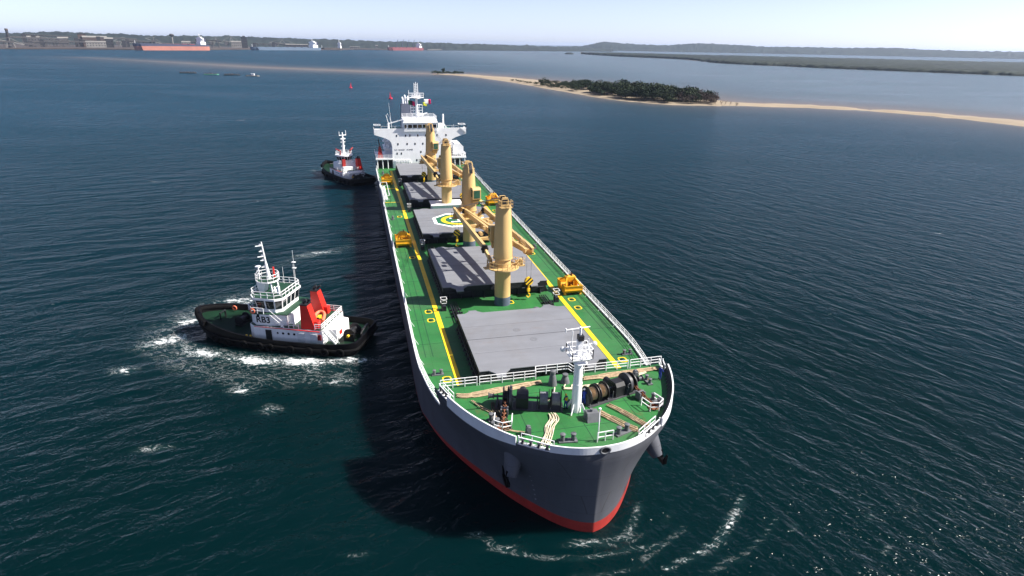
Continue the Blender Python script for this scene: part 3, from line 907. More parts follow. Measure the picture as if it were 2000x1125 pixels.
# yellow safety lines and painted rings on the main deck
for s in (-1, 1):
    mb = MB(); mb.box(-128.5, 16.9, 10.55*s-.36, 10.55*s+.36, ZD+.004, ZD+.02)
    mb.obj('walkway_line', 'yellow', ship)
def rounded(cx, cy, lx, ly, z, w=.14, n=20):
    mb = MB(); vs = []
    for k in (0, 1):
        for i in range(n):
            t = 2*math.pi*i/n; c, sn = math.cos(t), math.sin(t)
            e = 0.6
            x = abs(c)**e*math.copysign(1, c)*(lx+k*w); y = abs(sn)**e*math.copysign(1, sn)*(ly+k*w)
            vs.append((cx+x, cy+y, z))
    mb.add(vs, [(i, n+i, n+(i+1) % n, (i+1) % n) for i in range(n)])
    return mb
for x, y in [(10.4,-11.9),(10.1,12.0),(-11.2,-11.75),(-7.9,-11.75),(-11.6,12.1),(-8.1,12.0),(-38.5,-11.8),(-41.5,12.1),(-36.5,12.1),(-12.5,1.8),(-70,-12),(-72,12)]:
    o = rounded(x, y, .55, .42, ZD+.03, .17).obj('painted_ring', 'yellow', ship)
    mb = MB(); mb.lathe([(.28, 0), (.28, .12), (.12, .16)], (x, y, ZD), 12); mb.obj('sounding_cap', 'deckdark', o)

# hatches
def hatch(x0, x1, hw, heli=False):
    zc = 8.62; zt = 9.6
    c = MB(); c.box(x0+.55, x1-.55, -hw+.45, hw-.45, ZD, zc)
    n = int((x1-x0)/1.45)
    for i in range(n+1):
        x = x0+.8+(x1-x0-1.6)*i/n
        for s in (-1, 1):
            y = (hw-.45)*s
            c.prismx([(y, ZD), (y+.85*s, ZD), (y+.35*s, zc-.2), (y+.62*s, zc-.12), (y+.62*s, zc), (y, zc)], x-.04, x+.04)
    for i in range(9):
        y = -hw+1.2+(2*hw-2.4)*i/8
        for e, xx in ((1, x1-.55), (-1, x0+.55)):
            c.prismy([(xx, ZD), (xx+.7*e, ZD), (xx+.3*e, zc-.2), (xx+.5*e, zc-.12), (xx+.5*e, zc), (xx, zc)], y-.04, y+.04)
    for e, xx in ((1, x1-.55), (-1, x0+.55)):
        c.box(min(xx, xx+.5*e), max(xx, xx+.5*e), -hw+.5, hw-.5, zc-.05, zc)
    for s in (-1, 1):
        c.tube((x0+.5, (hw+.05)*s, ZD+.55), (x1-.5, (hw+.05)*s, ZD+.55), .07)
        c.tube((x0+.5, (hw+.3)*s, ZD+.3), (x1-.5, (hw+.3)*s, ZD+.3), .05)
    co = c.obj('hatch_coaming', 'coam', ship)
    # folding covers: dark sides under a grey top plate, four plates per hatch
    q = [x0 + (x1-x0)*t for t in (0, .27, .5, .73, 1)]
    for k in range(4):
        ga = .06 if k == 2 else .02; gb = .06 if k == 1 else .02
        p = MB(); p.mi = 0
        a, b = q[k]+ga, q[k+1]-gb
        p.box(a, b, -hw, hw, zt-.09, zt)
        p.mi = 1
        p.box(a+.06, b-.06, -hw+.08, hw-.08, zc+.01, zt-.09)
        if k in (0, 3):
            e = -1 if k == 0 else 1; xe = a if k == 0 else b
            p.mi = 0
            for s in (-1, 1):        # folding arms
                yc = hw*.70*s
                vs = [(xe, yc-1.35, zt-.004), (xe, yc+1.35, zt-.004), (xe+.75*e, yc+.62, zt-.05), (xe+.75*e, yc-.62, zt-.05), (xe+1.5*e, yc-.6, zt-.22), (xe+1.5*e, yc+.6, zt-.22)]
                lo = [(x, y, z-.16) for x, y, z in vs]
                fs = [(0,1,2,3), (3,2,5,4), (6,9,8,7), (9,10,11,8), (0,6,7,1), (1,7,8,2), (2,8,11,5), (5,11,10,4), (4,10,9,3), (3,9,6,0)]
                p.add(vs+lo, fs)
            p.mi = 1
            for s in (-1, 1):
                yc = hw*.70*s
                p.box(min(xe, xe+1.3*e), max(xe, xe+1.3*e), yc-.4, yc+.4, zc+.05, zt-.35)
                p.tube((xe+.5*e, yc-1.9, zc+.1), (xe+.5*e, yc+1.9, zc+.1), .13)
            p.box(min(xe, xe+.35*e), max(xe, xe+.35*e), -.9, .9, zc+.15, zt-.25)
        for s in (-1, 1):            # cleats along the sides
            for i in range(4):
                x = a+.5+(b-a-1)*i/3
                p.mi = 1
                p.box(x-.1, x+.1, min(hw*s, (hw+.14)*s), max(hw*s, (hw+.14)*s), zc-.12, zc+.35)
        p.obj('cover_panel', ['cover', 'coam'], co)
    xm = (x0+x1)/2
    for dx, dy in ((-1.8, -1.0), (1.5, .55)):
        r = MB(); r.ring((xm+dx, dy), .42, .07, zt+.012, 24); r.ring((xm+dx, dy), .22, .06, zt+.012, 20)
        r.obj('lifting_pad_ring', 'bitt', co)
    return co
HATCH = [(-4.2,13.4,8.3),(-36.3,-15.3,8.92),(-67.3,-46.4,8.85),(-98.4,-77.8,8.84),(-129.0,-109.1,8.86)]
hatches = [hatch(*h) for h in HATCH]
# helicopter marking on the middle hatch
hx, hy, hz = -56.4, 0.4, 9.605
def ngon(r, n, rot, z0, z1, sx=1.0):
    return MB().prism([(hx+math.cos(2*math.pi*i/n+rot)*r*sx, hy+math.sin(2*math.pi*i/n+rot)*r) for i in range(n)], z0, z1)
r8 = math.pi/8
hm = ngon(6.3, 8, r8, hz, hz+.010).obj('helicopter_octagon', 'white', hatches[2])
ngon(5.5, 8, r8, hz+.010, hz+.020).obj('helicopter_octagon_field', 'hgreen', hatches[2])
mb = MB(); mb.ring((hx, hy), 3.1, 1.0, hz+.025, 48); mb.obj('helicopter_ring', 'yellow', hatches[2])
mb = MB(); z0, z1 = hz+.022, hz+.032
mb.box(hx-2.0, hx+2.0, hy-1.9, hy-1.15, z0, z1); mb.box(hx-2.0, hx+2.0, hy+1.15, hy+1.9, z0, z1); mb.box(hx-.4, hx+.4, hy-1.15, hy+1.15, z0, z1+.002)
Mx = Matrix.Translation((hx, hy, 0)) @ Matrix.Rotation(R(90), 4, 'Z') @ Matrix.Translation((-hx, -hy, 0))
mb.v = [tuple(Mx @ Vector(p)) for p in mb.v]
mb.obj('helicopter_letter', 'white', hatches[2])
for e in (-1, 1):        # wide white bars on the fore and aft edges carry small worn marks
    mb = MB(); xe = hx+5.1*e; mb.box(xe-.42, xe+.42, hy-2.2, hy+2.2, hz+.020, hz+.026); mb.obj('helicopter_edge_bar', 'white', hatches[2])
    for i in range(5):
        mb = MB(); yy = hy-1.7+.78*i; mb.box(xe-.18, xe+.2, yy, yy+.16+.08*(i % 2), hz+.026, hz+.030); mb.obj('worn_mark', 'greylet', hatches[2])

# deck cranes
def crane_proto():
    b = MB(); b.mi = 1
    b.lathe([(1.30, 0), (1.30, 1.45)], n=32)
    b.mi = 0
    b.lathe([(1.285, 1.45), (1.27, 5.9), (1.45, 6.25)], n=32)
    b.lathe([(1.30, 6.55), (1.30, 7.7), (1.46, 7.85), (1.50, 8.1), (1.47, 9.6), (1.38, 12), (1.22, 15.2), (1.12, 16.3), (1.0, 16.35)], n=32)
    b.lathe([(1.57, 7.86), (1.57, 7.98)], n=32)
    o = b.obj('deck_crane', ['cream', 'ped'], ship, smooth=30)
    p = MB(); p.lathe([(1.3, 6.2), (2.6, 6.32), (2.6, 6.5), (1.3, 6.52)], n=32)
    n = 20
    p.rail([(2.5*math.cos(2*math.pi*i/n), 2.5*math.sin(2*math.pi*i/n), 6.5) for i in range(n)], h=1.05, step=3, rails=2, r=.03, pr=.04, closed=True)
    # machinery outrigger
    p.box(-.6, .6, -3.6, -1.4, 6.3, 6.45); p.box(-.5, .5, 1.4, 3.1, 6.3, 6.45)
    p.rail([(.6,-1.9,6.45),(.6,-3.55,6.45),(-.6,-3.55,6.45),(-.6,-1.9,6.45)], h=1.05, step=.9, rails=2, r=.03, pr=.04)
    p.obj('slewing_platform', 'cream', o, smooth=30)
    g = MB(); g.box(-.4, .35, -3.3, -2.3, 6.46, 7.15); g.tube((-.3,-2.9,7.15), (-.3,-2.9,7.6), .25)
    g.obj('slewing_motor', 'cream', o)
    # top head with sheaves
    h = MB()
    h.prismx([(-.75, 16.3), (.75, 16.3), (.60, 17.3), (.42, 17.75), (-.42, 17.75), (-.60, 17.3)], -.85, -.62)
    h.prismx([(-.75, 16.3), (.75, 16.3), (.60, 17.3), (.42, 17.75), (-.42, 17.75), (-.60, 17.3)], .55, .8)
    h.box(-.62, .55, -.72, -.55, 16.3, 17.2); h.box(-.62, .55, .55, .72, 16.3, 17.2)
    h.prismy([(.5, 16.2), (1.5, 15.6), (1.35, 16.4), (.8, 17.6), (.4, 17.75)], -.5, -.34)
    h.prismy([(.5, 16.2), (1.5, 15.6), (1.35, 16.4), (.8, 17.6), (.4, 17.75)], .34, .5)
    h.lathe([(1.2, 16.3), (1.2, 16.36)], n=20)
    h.box(-1.75, -.6, -.95, .95, 16.3, 16.36)
    h.rail([(-.7,-.95,16.36),(-1.75,-.95,16.36),(-1.75,.95,16.36),(-.7,.95,16.36)], h=1.0, step=.95, rails=2, r=.03, pr=.04)
    h.obj('sheave_head', 'cream', o)
    h = MB(); h.prismy([(.55, 16.4), (1.52, 15.55), (1.42, 16.3), (.85, 17.6), (.5, 17.7)], -.33, .33); h.box(-.9, -.64, -.4, .4, 16.75, 17.45); h.obj('head_dark_block', 'black', o)  # solid black block fills the slot, its inner shade put into the colour
    s = MB()
    for y in (-.28, 0, .28): s.lathe([(.42, -.06), (.48, -.05), (.40, 0), (.48, .05), (.42, .06)], (.55, y, 17.15), 16, 'y')
    s.obj('sheave', 'black', o, smooth=40)
    # operator cab
    c = MB()
    c.prismy([(1.2, 10.3), (2.0, 10.2), (2.55, 10.6), (2.55, 12.4), (2.25, 12.8), (1.2, 12.8)], .0, 1.7)
    c.prismy([(1.2, 9.2), (2.1, 10.1), (1.2, 10.2)], .2, 1.5)
    cab = c.obj('operator_cab', 'cream', o)
    w = MB(); w.box(2.552, 2.60, .22, 1.48, 10.75, 12.3)
    w.obj('cab_window', 'gglass', cab)
    w = MB(); w.box(1.55, 2.35, 1.702, 1.74, 10.9, 12.3); w.box(1.55, 2.35, -.04, -.002, 10.9, 12.3)
    w.obj('cab_window', 'gglass', cab)
    l = MB()
    for i in range(26): l.box(-.2, .2, -1.56+.016*max(0, i-4), -1.50+.016*max(0, i-4), 8.0+.32*i, 8.04+.32*i) if i < 25 else None
    l.tube((-.2,-1.56,7.9), (-.2,-1.20,16.2), .03); l.tube((.2,-1.56,7.9), (.2,-1.20,16.2), .03)
    l.obj('ladder', 'cream', o)
    # jib: two deep box beams that close towards the tip
    HX, HZ, TX, TZ = 3.7, 8.55, 30.6, 8.35
    for s in (-1, 1):
        j = MB()
        # straight top line, belly deepest at mid span
        A = [(HX, 2.0*s, .85), (8, 1.80*s, 1.08), (18, 1.32*s, 1.08), (26.5, .90*s, .9), (29.2, .74*s, .75), (TX, .62*s, .6)]
        zt_ = lambda x: HZ+.55-(x-HX)*.007-(.08 if x > 30 else 0)
        for (p, q) in zip(A[:-1], A[1:]):
            j.beam((p[0], p[1], zt_(p[0])-p[2]/2), (q[0], q[1], zt_(q[0])-q[2]/2), .30, p[2], .30, q[2])
            j.beam((p[0], p[1], zt_(p[0])+.035), (q[0], q[1], zt_(q[0])+.035), .46, .07)
        j.obj('jib_beam', 'cream', o)
        k = MB(); k.box(HX-.55, HX+.02, 2.0*s-.42, 2.0*s+.42, HZ-.75, HZ+.5)
        k.tube((HX-.3, 2.0*s-.6, HZ-.1), (HX-.3, 2.0*s+.6, HZ-.1), .2)
        k.obj('jib_heel', 'black', o)
        kk = MB(); kk.beam((HX-.5, 1.95*s, HZ-.35), (1.3, 1.55*s, HZ-1.55), .4, .55); kk.beam((1.5, 1.55*s, HZ-1.3), (1.3, 1.5*s, HZ-2.2), .4, .4); kk.obj('heel_bracket', 'cream', o)
    for x in (9.5, 17.5, 25.5):
        w = 2.0-(x-HX)*.05
        t = MB(); t.beam((x, -w, HZ-.25), (x, w, HZ-.25), .42, .5); t.tube((x-1.2, -w, HZ-.5), (x+1.2, w, HZ-.5), .1)
        t.obj('jib_crosstie', 'cream', o)
    g_ = MB(); g_.box(13, 13.8, -1.0, -.6, HZ+.2, HZ+.75); g_.tube((11.5, .2, HZ-.1), (12.6, .2, HZ-.1), .3); g_.obj('winch_guide', 'cream', o)
    t = MB()
    t.box(TX-1.2, TX-.4, -.62, .62, TZ-.5, TZ+.3)
    for y in (-.3, 0, .3): t.lathe([(.38, -.05), (.46, -.04), (.38, 0), (.46, .04), (.38, .05)], (TX-.1, y, TZ-.15), 14, 'y')
    t.rail([(TX-2.2,-.6,TZ+.6),(TX-.6,-.55,TZ+.4)], h=.9, step=.8, rails=2, r=.025, pr=.035)
    t.obj('jib_tip_sheaves', 'cream', o)
    w = MB()
    for y in (-.25, .25):
        w.tube((.7, y, 17.5), (TX-.4, y*1.4, TZ+.35), .035, n=4)
    w.tube((.7, 0, 17.5), (TX-.2, 0, TZ+.2), .03, n=4)
    w.obj('topping_wire', 'wire', o)
    k = MB(); k.mi = 0
    zt = TZ-.2
    for y in (-.45, .45): k.tube((TX, y, zt), (TX, y*.8, 3.7), .03, n=4)
    k.obj('hoist_wire', 'wire', o)
    hk = MB()
    # striped block: slices of a disc
    import itertools
    n = 28
    prof = [(0.7*math.cos(2*math.pi*i/n), 0.7*math.sin(2*math.pi*i/n)) for i in range(n)]
    bands = 5
    for b in range(bands):
        lo = -.7+1.4*b/bands; hi = -.7+1.4*(b+1)/bands
        a0 = math.sqrt(max(0.7**2-lo*lo, 0.002)); a1 = math.sqrt(max(0.7**2-hi*hi, 0.002)); am = math.sqrt(max(0.7**2-((lo+hi)/2)**2, 0.002)); mid = (lo+hi)/2
        poly = [(-a0, lo), (a0, lo), (am, mid), (a1, hi), (-a1, hi), (-am, mid)]
        ca, sa = math.cos(R(40)), math.sin(R(40))
        poly = [(p*ca-q*sa, p*sa+q*ca+3.3) for p, q in poly]
        hk.mi = b % 2
        hk.prismx(poly, TX-.24, TX+.24)
    ho = hk.obj('hook_block', ['hazard', 'black'], o)
    hh = MB(); hh.tube((TX,0,2.5), (TX,0,1.9), .14); hh.box(TX-.2, TX+.2, -.22, .22, 1.5, 2.0)
    hh.path([(TX, 0, 1.6), (TX, 0, 1.15), (TX, .25, .9), (TX, .25, .6), (TX, 0, .42), (TX, -.25, .55), (TX, -.28, .75)], .11)
    hh.obj('hook', 'hazard', o)
    return o
cr = crane_proto()
for i, (x, y, a) in enumerate([(-12.3, .4, 184.9), (-43.3, .4, 8.6), (-74.6, .2, 184.6), (-105.9, .1, 8.0)]):
    o = cr if i == 0 else copy_tree(cr, ship)
    o.location = (x, y, ZD); o.rotation_euler = (0, 0, R(a))
mb = MB(); mb.box(-78.2+.9, -72.4, -3.7, 3.7, ZD, 9.05); mb.box(-77.6, -72.1, -4.0, 4.0, 9.05, 9.2)
mb.obj('crane_house', 'white', ship)

# gear on the cross decks between the hatches
for x0, x1 in ((-15.3, -4.2), (-46.4, -36.3), (-77.8, -67.3), (-109.1, -98.4)):
    xc = (x0+x1)/2
    for s in (-1, 1):
        t = MB(); y = 9.3*s
        t.box(xc-2.1, xc-1.2, y-.35, y+.35, ZD, ZD+.8)
        st = t.obj('valve_stand', 'coam', ship)
        r = MB(); r.rail([(xc-2.2, y-.45, ZD+.75), (xc-2.2, y+.45, ZD+.75), (xc-1.1, y+.45, ZD+.75), (xc-1.1, y-.45, ZD+.75)], h=1.3, step=1.2, rails=2, r=.035, pr=.045, closed=True)
        r.obj('guard_frame', 'white', st)
        t = MB()
        for k in range(4): t.tube((x0+1.6, (8.1-.35*k)*s, ZD+.35), (x1-1.6, (8.1-.35*k)*s, ZD+.35), .09)
        for k in range(3): t.beam((xc+k*1.2-1, 8.4*s, ZD+.15), (xc+k*1.2-1, 6.6*s, ZD+.15), .12, .3)
        t.tube((xc+1.5, 7.8*s, ZD), (xc+1.5, 7.8*s, ZD+1.5), .12); t.tube((xc+.2, 8.2*s, ZD), (xc+.9, 7.2*s, ZD+1.2), .1)
        t.obj('pipe_run', 'coam', ship)
        t = MB(); t.lathe([(.3, 0), (.3, .7), (.48, .75), (.48, 1.0), (.2, 1.12)], (xc+2.6, 4.7*s, ZD), 14)
        t.obj('vent_mushroom', 'bitt', ship, smooth=40)
    t = MB(); t.box(xc+2.8, xc+3.6, -7.2, -5.2, ZD, ZD+.55); t.box(xc+3.0, xc+3.8, 2.2, 3.4, ZD, ZD+.65)
    t.obj('locker', 'coam', ship)
    t = MB(); t.rail([(x1-1.9, 1.6, ZD), (x1-1.9, 8.0, ZD)], h=1.0, step=2.1, rails=2, r=.035, pr=.045)
    t.obj('railing', 'deckdark', ship)
# gangway frame at the starboard rail
t = MB()
for x in (-84.5, -101.5): t.rail([(x, -15.0, ZD+.1), (x, -13.4, ZD+.1)], h=1.9, step=1.6, rails=2, r=.05, pr=.07)
t.rail([(-84.5, -13.4, ZD+.1), (-101.5, -13.4, ZD+.1)], h=1.9, step=8.5, rails=1, r=.06, pr=.07)
t.beam((-84.8, -14.4, ZD+.8), (-101, -14.4, ZD+.8), .9, .25)
t.obj('gangway', 'white', ship)
t = MB(); t.box(-85.2, -84.9, -15, -10.9, ZD+.004, ZD+.03); t.box(-101.8, -101.5, -15, -10.9, ZD+.004, ZD+.03); t.box(-79.2,-78.9,10.9,14.9,ZD+.004,ZD+.03); t.box(-69.2,-68.9,10.9,14.9,ZD+.004,ZD+.03)
t.obj('walkway_line', 'yellow', ship)

def bitts(x, y, ang, z, matname='bitt', sc=1.0):
    b = MB(); b.box(-.95*sc, .95*sc, -.36*sc, .36*sc, 0, .14)
    for k in (-.55, .55): b.lathe([(.24*sc, .14), (.22*sc, .75*sc), (.29*sc, .78*sc), (.29*sc, .88*sc), (.2*sc, .93*sc)], (k*sc, 0, 0), 14)
    o = b.obj('mooring_bitts', matname, ship, smooth=40, loc=(x, y, z)); o.rotation_euler = (0, 0, R(ang)); return o
for x, y, a, z, sc in [(29.95,3.3,110,ZF,1),(30.1,-2.6,84,ZF,1),(25.5,-9.1,20,ZF,1),(25.4,9.2,10,ZF,1),(21.0,10.3,0,ZF,.8),(8.7,13.2,90,ZD,.8),(9.0,-12.9,90,ZD,.8),(-68.1,-13.7,0,ZD,.8),(-40,13.6,0,ZD,.8),(-124,-13.4,0,ZD,.9),(-124,13.4,0,ZD,.9)]:
    bitts(x, y, a, z, sc=sc)
for x, y, h in ((19.2,-.85,1.9),(19.0,.75,1.15)):
    b = MB(); b.lathe([(.55,0),(.50,.25),(.36,h*.6),(.26,h*.75),(.34,h*.78),(.34,h*.95),(.15,h)], (x,y,ZF), 18); b.obj('vent_cowl', 'bitt', ship, smooth=40)
b = MB(); b.prismx([(8.55,ZF),(9.25,ZF),(9.2,ZF+1.2),(9.05,ZF+1.45),(8.75,ZF+1.45),(8.6,ZF+1.2)], 20.2, 20.55); b.lathe([(.28,0),(.28,.2)], (20.55, 8.9, ZF+1.0), 14, 'x'); b.obj('pedestal_roller', 'bitt', ship)
b = MB(); b.prismx([(-6.45,ZF),(-5.85,ZF),(-5.9,ZF+.9),(-6.0,ZF+1.05),(-6.3,ZF+1.05),(-6.4,ZF+.9)], 28.0, 28.3); b.lathe([(.25,0),(.25,.18)], (28.3, -6.15, ZF+.75), 14, 'x'); b.obj('pedestal_roller', 'bitt', ship)

# windlasses and mooring winches in a V on the forecastle
def windlass(s):
    root = MB()
    for y in (-3.6, -2.0, -.6, .75, 2.15, 3.25):
        root.prismy([(-.75, 0), (.75, 0), (.35, 1.05), (.2, 1.25), (-.2, 1.25), (-.35, 1.05)], y-.07, y+.07)
    root.box(-.95, .95, -3.8, 3.5, -.0, .10)
    root.tube((0, -4.4, 1.1), (0, 3.3, 1.1), .12)
    o = root.obj('mooring_winch', 'winch', ship)
    def disc(y0, prof, m, nm):
        d = MB(); d.lathe(prof, (0, y0, 1.1), 28, 'y'); d.v = [(x, y, z) for x, y, z in d.v]
        return d.obj(nm, m, o, smooth=35)
    for yc in (1.45, 2.75):
        disc(yc-.55, [(.15,0),(1.02,.0),(1.02,.07),(.5,.075)], 'black', 'drum_flange')
        disc(yc+.48, [(.5,0),(1.02,.0),(1.02,.07),(.15,.075)], 'black', 'drum_flange')
        d = MB()
        pr = []
        for i in range(12):
            pr += [(.68, -.46+.077*i), (.74, -.43+.077*i)]
        d.lathe(pr, (0, yc, 1.1), 24, 'y'); d.obj('rope_drum', 'rope' if s > 0 else 'greydrum', o, smooth=60)
    disc(-3.0, [(.2,0),(1.1,0),(1.1,.1),(.62,.14),(.62,.45),(1.1,.5),(1.1,.62),(.2,.63)], 'black', 'chain_wheel')
    disc(-2.3, [(.2,0),(1.22,0),(1.22,.26),(.2,.27)], 'winch', 'brake_drum')
    disc(-4.6, [(.36,0),(.36,.06),(.24,.14),(.22,.5),(.34,.62),(.2,.63)], 'winch', 'warping_head')
    g = MB(); g.box(-.95, .75, -1.55, -.25, .1, 1.35); g.prismy([(-.95,1.35),(.75,1.35),(.45,1.75),(-.6,1.75)], -1.5, -.3); g.tube((-.9,-.9,.9),(-2.0,-.9,.9),.4, n=14); g.box(-2.1,-.8,-1.25,-.55,.1,.5)
    g.obj('gearbox', 'black', o)
    lv = MB(); lv.tube((.7,-1.9,.1),(.95,-1.9,1.35),.04); lv.torus((1.0,-1.9,1.35),.25,.03,'x',14,5); lv.tube((.7,.2,.1),(.8,.2,1.1),.04)
    lv.obj('brake_wheel', 'bitt', o)
    # chain to the hawse pipe
    c = MB(); n = 12
    for i in range(n):
        t = i/(n-1); x = 1.0+2.9*t; z = 1.05-.75*t
        c.torus((x, -2.7, z), .17, .06, 'y' if i % 2 else 'z', 10, 5)
    c.obj('anchor_chain', 'rust', o)
    st = MB(); st.box(1.6, 2.4, -3.1, -2.95, 0, .9); st.box(1.6, 2.4, -2.45, -2.3, 0, .9); st.tube((2.0,-3.1,.9),(2.0,-2.3,.9),.09)
    st.obj('chain_stopper', 'bitt', o)
    hz_ = MB(); hz_.lathe([(.55,0),(.62,.12),(.42,.2),(.38,.02)], (4.2,-2.7,0), 18); hz_.obj('hawse_pipe', 'rust', o, smooth=40)
    gr = MB(); gr.rail([(3.2,-3.6,0),(4.6,-3.6,0),(5.0,-2.7,0),(4.6,-1.8,0),(3.2,-1.8,0)], h=1.05, step=1.5, rails=2, r=.04, pr=.05); gr.obj('guard_frame', 'white', o)
    return o
ws = windlass(-1); ws.location = (23.15, -4.55, ZF); ws.rotation_euler = (0, 0, R(-17))
wp_ = windlass(1); wp_.location = (23.0, 4.7, ZF); wp_.rotation_euler = (0, 0, R(17)); wp_.scale = (1, -1, 1)

# foremast
mm = MB()
mm.lathe([(.54, 0), (.50, 3.4), (.47, 3.42), (.43, 6.6)], (25.0, 0, ZF), 24)
for k in range(4):
    c, sn = math.cos(R(45+90*k)), math.sin(R(45+90*k))
    a = Vector((25+c*.58, sn*.58, ZF)); mm.beam(a+Vector((0,0,1.1)), a+Vector((c*.55, sn*.55, 0)), .05, .25)
fm = mm.obj('foremast', 'white', ship, smooth=35)
mm = MB(); z = ZF+6.5
mm.prism([(24.2,-.55),(25.6,-.75),(26.0,-.4),(26.0,.4),(25.6,.75),(24.2,.55)], z-.5, z-.42)
mm.frus((24.6,25.5,-.5,.5), (24.1,26.0,-1.05,1.05), z-.45, z+.1)
mm.box(24.0, 26.05, -1.1, 1.1, z+.1, z+.18)
mm.rail([(24.0,-1.1,z+.18),(26.05,-1.1,z+.18),(26.05,1.1,z+.18),(24.0,1.1,z+.18)], h=1.1, step=1.1, rails=2, r=.04, pr=.05, closed=True)
mm.obj('mast_platform', 'white', fm)
mm = MB(); mm.box(24.7,25.3,-.3,.3,z+.18,z+1.9); mm.tube((25,0,z+1.9),(25,0,z+3.4),.12)
mm.tube((25,-1.6,z+3.2),(25,1.0,z+3.35),.07); mm.tube((25,-1.6,z+2.95),(25,-1.6,z+3.4),.06); mm.tube((24.8,.4,z+1.2),(24.8,1.7,z+1.35),.06); mm.tube((24.8,-1.75,z+1.0),(24.8,-.3,z+1.0),.06)
mm.tube((24.3,-.6,z+.2),(24.3,-.6,z+2.7),.06); mm.tube((25.6,.7,z+.2),(25.6,.7,z+2.3),.05)
mm.obj('mast_head', 'white', fm)
for y, zz in ((-1.75, z+.95), (1.7, z+1.25), (.85, z+1.0)):
    l = MB(); l.lathe([(.1,-.25),(.27,-.1),(.27,.08),(.05,.16)], (24.8,y,zz), 14, 'x'); l.obj('floodlight', 'whitebow', fm, smooth=40)
l = MB(); l.box(24.75,25.45,-.28,.28,z+2.0,z+2.55); l.obj('mast_light', 'letter', fm)
l = MB()
for k in range(18): l.box(24.25,24.32,.28,.68,ZF+.5+k*.33,ZF+.54+k*.33)
l.tube((24.28,.28,ZF),(24.28,.28,z),.03); l.tube((24.28,.68,ZF),(24.28,.68,z),.03)
for k in range(5): l.torus((24.05,.48,ZF+2+k*.9),.42,.025,'z',14,4)
l.obj('ladder', 'white', fm)
b = MB(); b.frus((26.2,27.6,.4,1.9),(26.3,27.2,.5,1.8),ZF,ZF+.85); b.lathe([(.18,0),(.18,.3)],(26.7,1.1,ZF+.85),10); b.obj('deck_locker', 'bitt', ship)

# anchors in their bolsters
for s in (-1, 1):
    b = MB()
    c0 = Vector((27.6, 7.4*s, 7.8)); tip = Vector((29.0, 8.1*s, 5.9))
    prof = [(c0 + Vector((-.6, -1.4*s, 1.4)), 1.15), (c0, 1.1), (c0.lerp(tip, .5), .9), (c0.lerp(tip, .9), .65), (tip, .55)]
    n = 20; vs = []
    ax = (tip-c0).normalized(); u = ax.cross(Vector((0,0,1))).normalized(); v = u.cross(ax)
    for p, r in prof:
        for i in range(n):
            t = 2*math.pi*i/n; vs.append(p+u*(math.cos(t)*r)+v*(math.sin(t)*r))
    b.add(vs, [(i*n+k, i*n+(k+1) % n, (i+1)*n+(k+1) % n, (i+1)*n+k) for i in range(4) for k in range(n)] + [tuple(4*n+k for k in range(n))])
    bo = b.obj('anchor_bolster', 'hull', ship, smooth=40)
    a = MB(); d = Vector((0.05, .15*s, -1)).normalized(); base = tip+Vector((-.1,.30*s,.8))
    a.beam(base, base+d*1.2, .32, .36)
    a.beam(base+d*1.15-Vector((.85,0,0)), base+d*1.15+Vector((.85,0,0)), .45, .42)
    for k in (-1, 1): a.beam(base+d*1.15+Vector((.75*k,0,0)), base+d*.1+Vector((1.0*k,.3*s,0)), .36, .45, .1, .14)
    an = a.obj('anchor', 'tughull', ship)
    f = MB(); f.beam(base+d*1.36-Vector((.6,0,0)), base+d*1.36+Vector((.6,0,0)), .3, .2); f.obj('anchor_crown', 'rust', an)
# draught marks on the starboard bow
for i in range(6):
    z = 2.0+.7*i
    p = hp(22, z, -1); q = hp(23, z, -1); d = (q-p).normalized(); out = Vector((d.y, -d.x, 0)); out = out if out.y < 0 else -out
    c = p.lerp(q, .5)+out*.03; mb = MB()
    mb.add([c-d*.1, c+d*.1, c+d*.1+Vector((0,0,.26)), c-d*.1+Vector((0,0,.26))], [(0,1,2,3)])
    mb.obj('draught_mark', 'greylet', hull)

# ------------------------------------------------------------------ accommodation
SX = -133.0
ac = MB(); ac.box(SX-14, SX, -9.5, 9.5, ZD, 18.45)
ac.box(SX-14, SX-2, -15, 15, 10.3, 10.75); ac.box(SX-2, SX+.5, -15.1, -9.5, 10.3, 10.75); ac.box(SX-2, SX+.5, 9.5, 15.1, 10.3, 10.75)
ac.box(SX-14, SX-4, -12.2, 12.2, 13.0, 13.25)
ac.box(SX-12, SX-8, -11.6, -9.5, 10.75, 15.2)
blk = ac.obj('accommodation_block', 'white', ship)
for y in (-14.6, -12.9, -11.2, 11.2, 12.9, 14.6):
    p = MB(); p.tube((SX+.2, y, ZD), (SX+.2, y, 10.3), .14); p.obj('deck_pillar', 'white', blk)
for y0, y1 in ((-14.2, -9.52), (9.52, 14.2)):
    p = MB(); p.box(SX-13, SX-3, y0, y1, ZD, 10.28); p.obj('side_house', 'coam', blk)
for y0, y1 in ((-15, -9.6), (9.6, 15)):
    MB().rail([(SX+.4, y0, 10.75), (SX+.4, y1, 10.75)], h=1.1, step=1.35, rails=3).obj('railing', 'white', blk)
for s in (-1, 1): MB().rail([(SX+.4, 15*s, 10.75), (SX-13, 15*s, 10.75)], h=1.1, step=1.6, rails=3).obj('railing', 'white', blk)
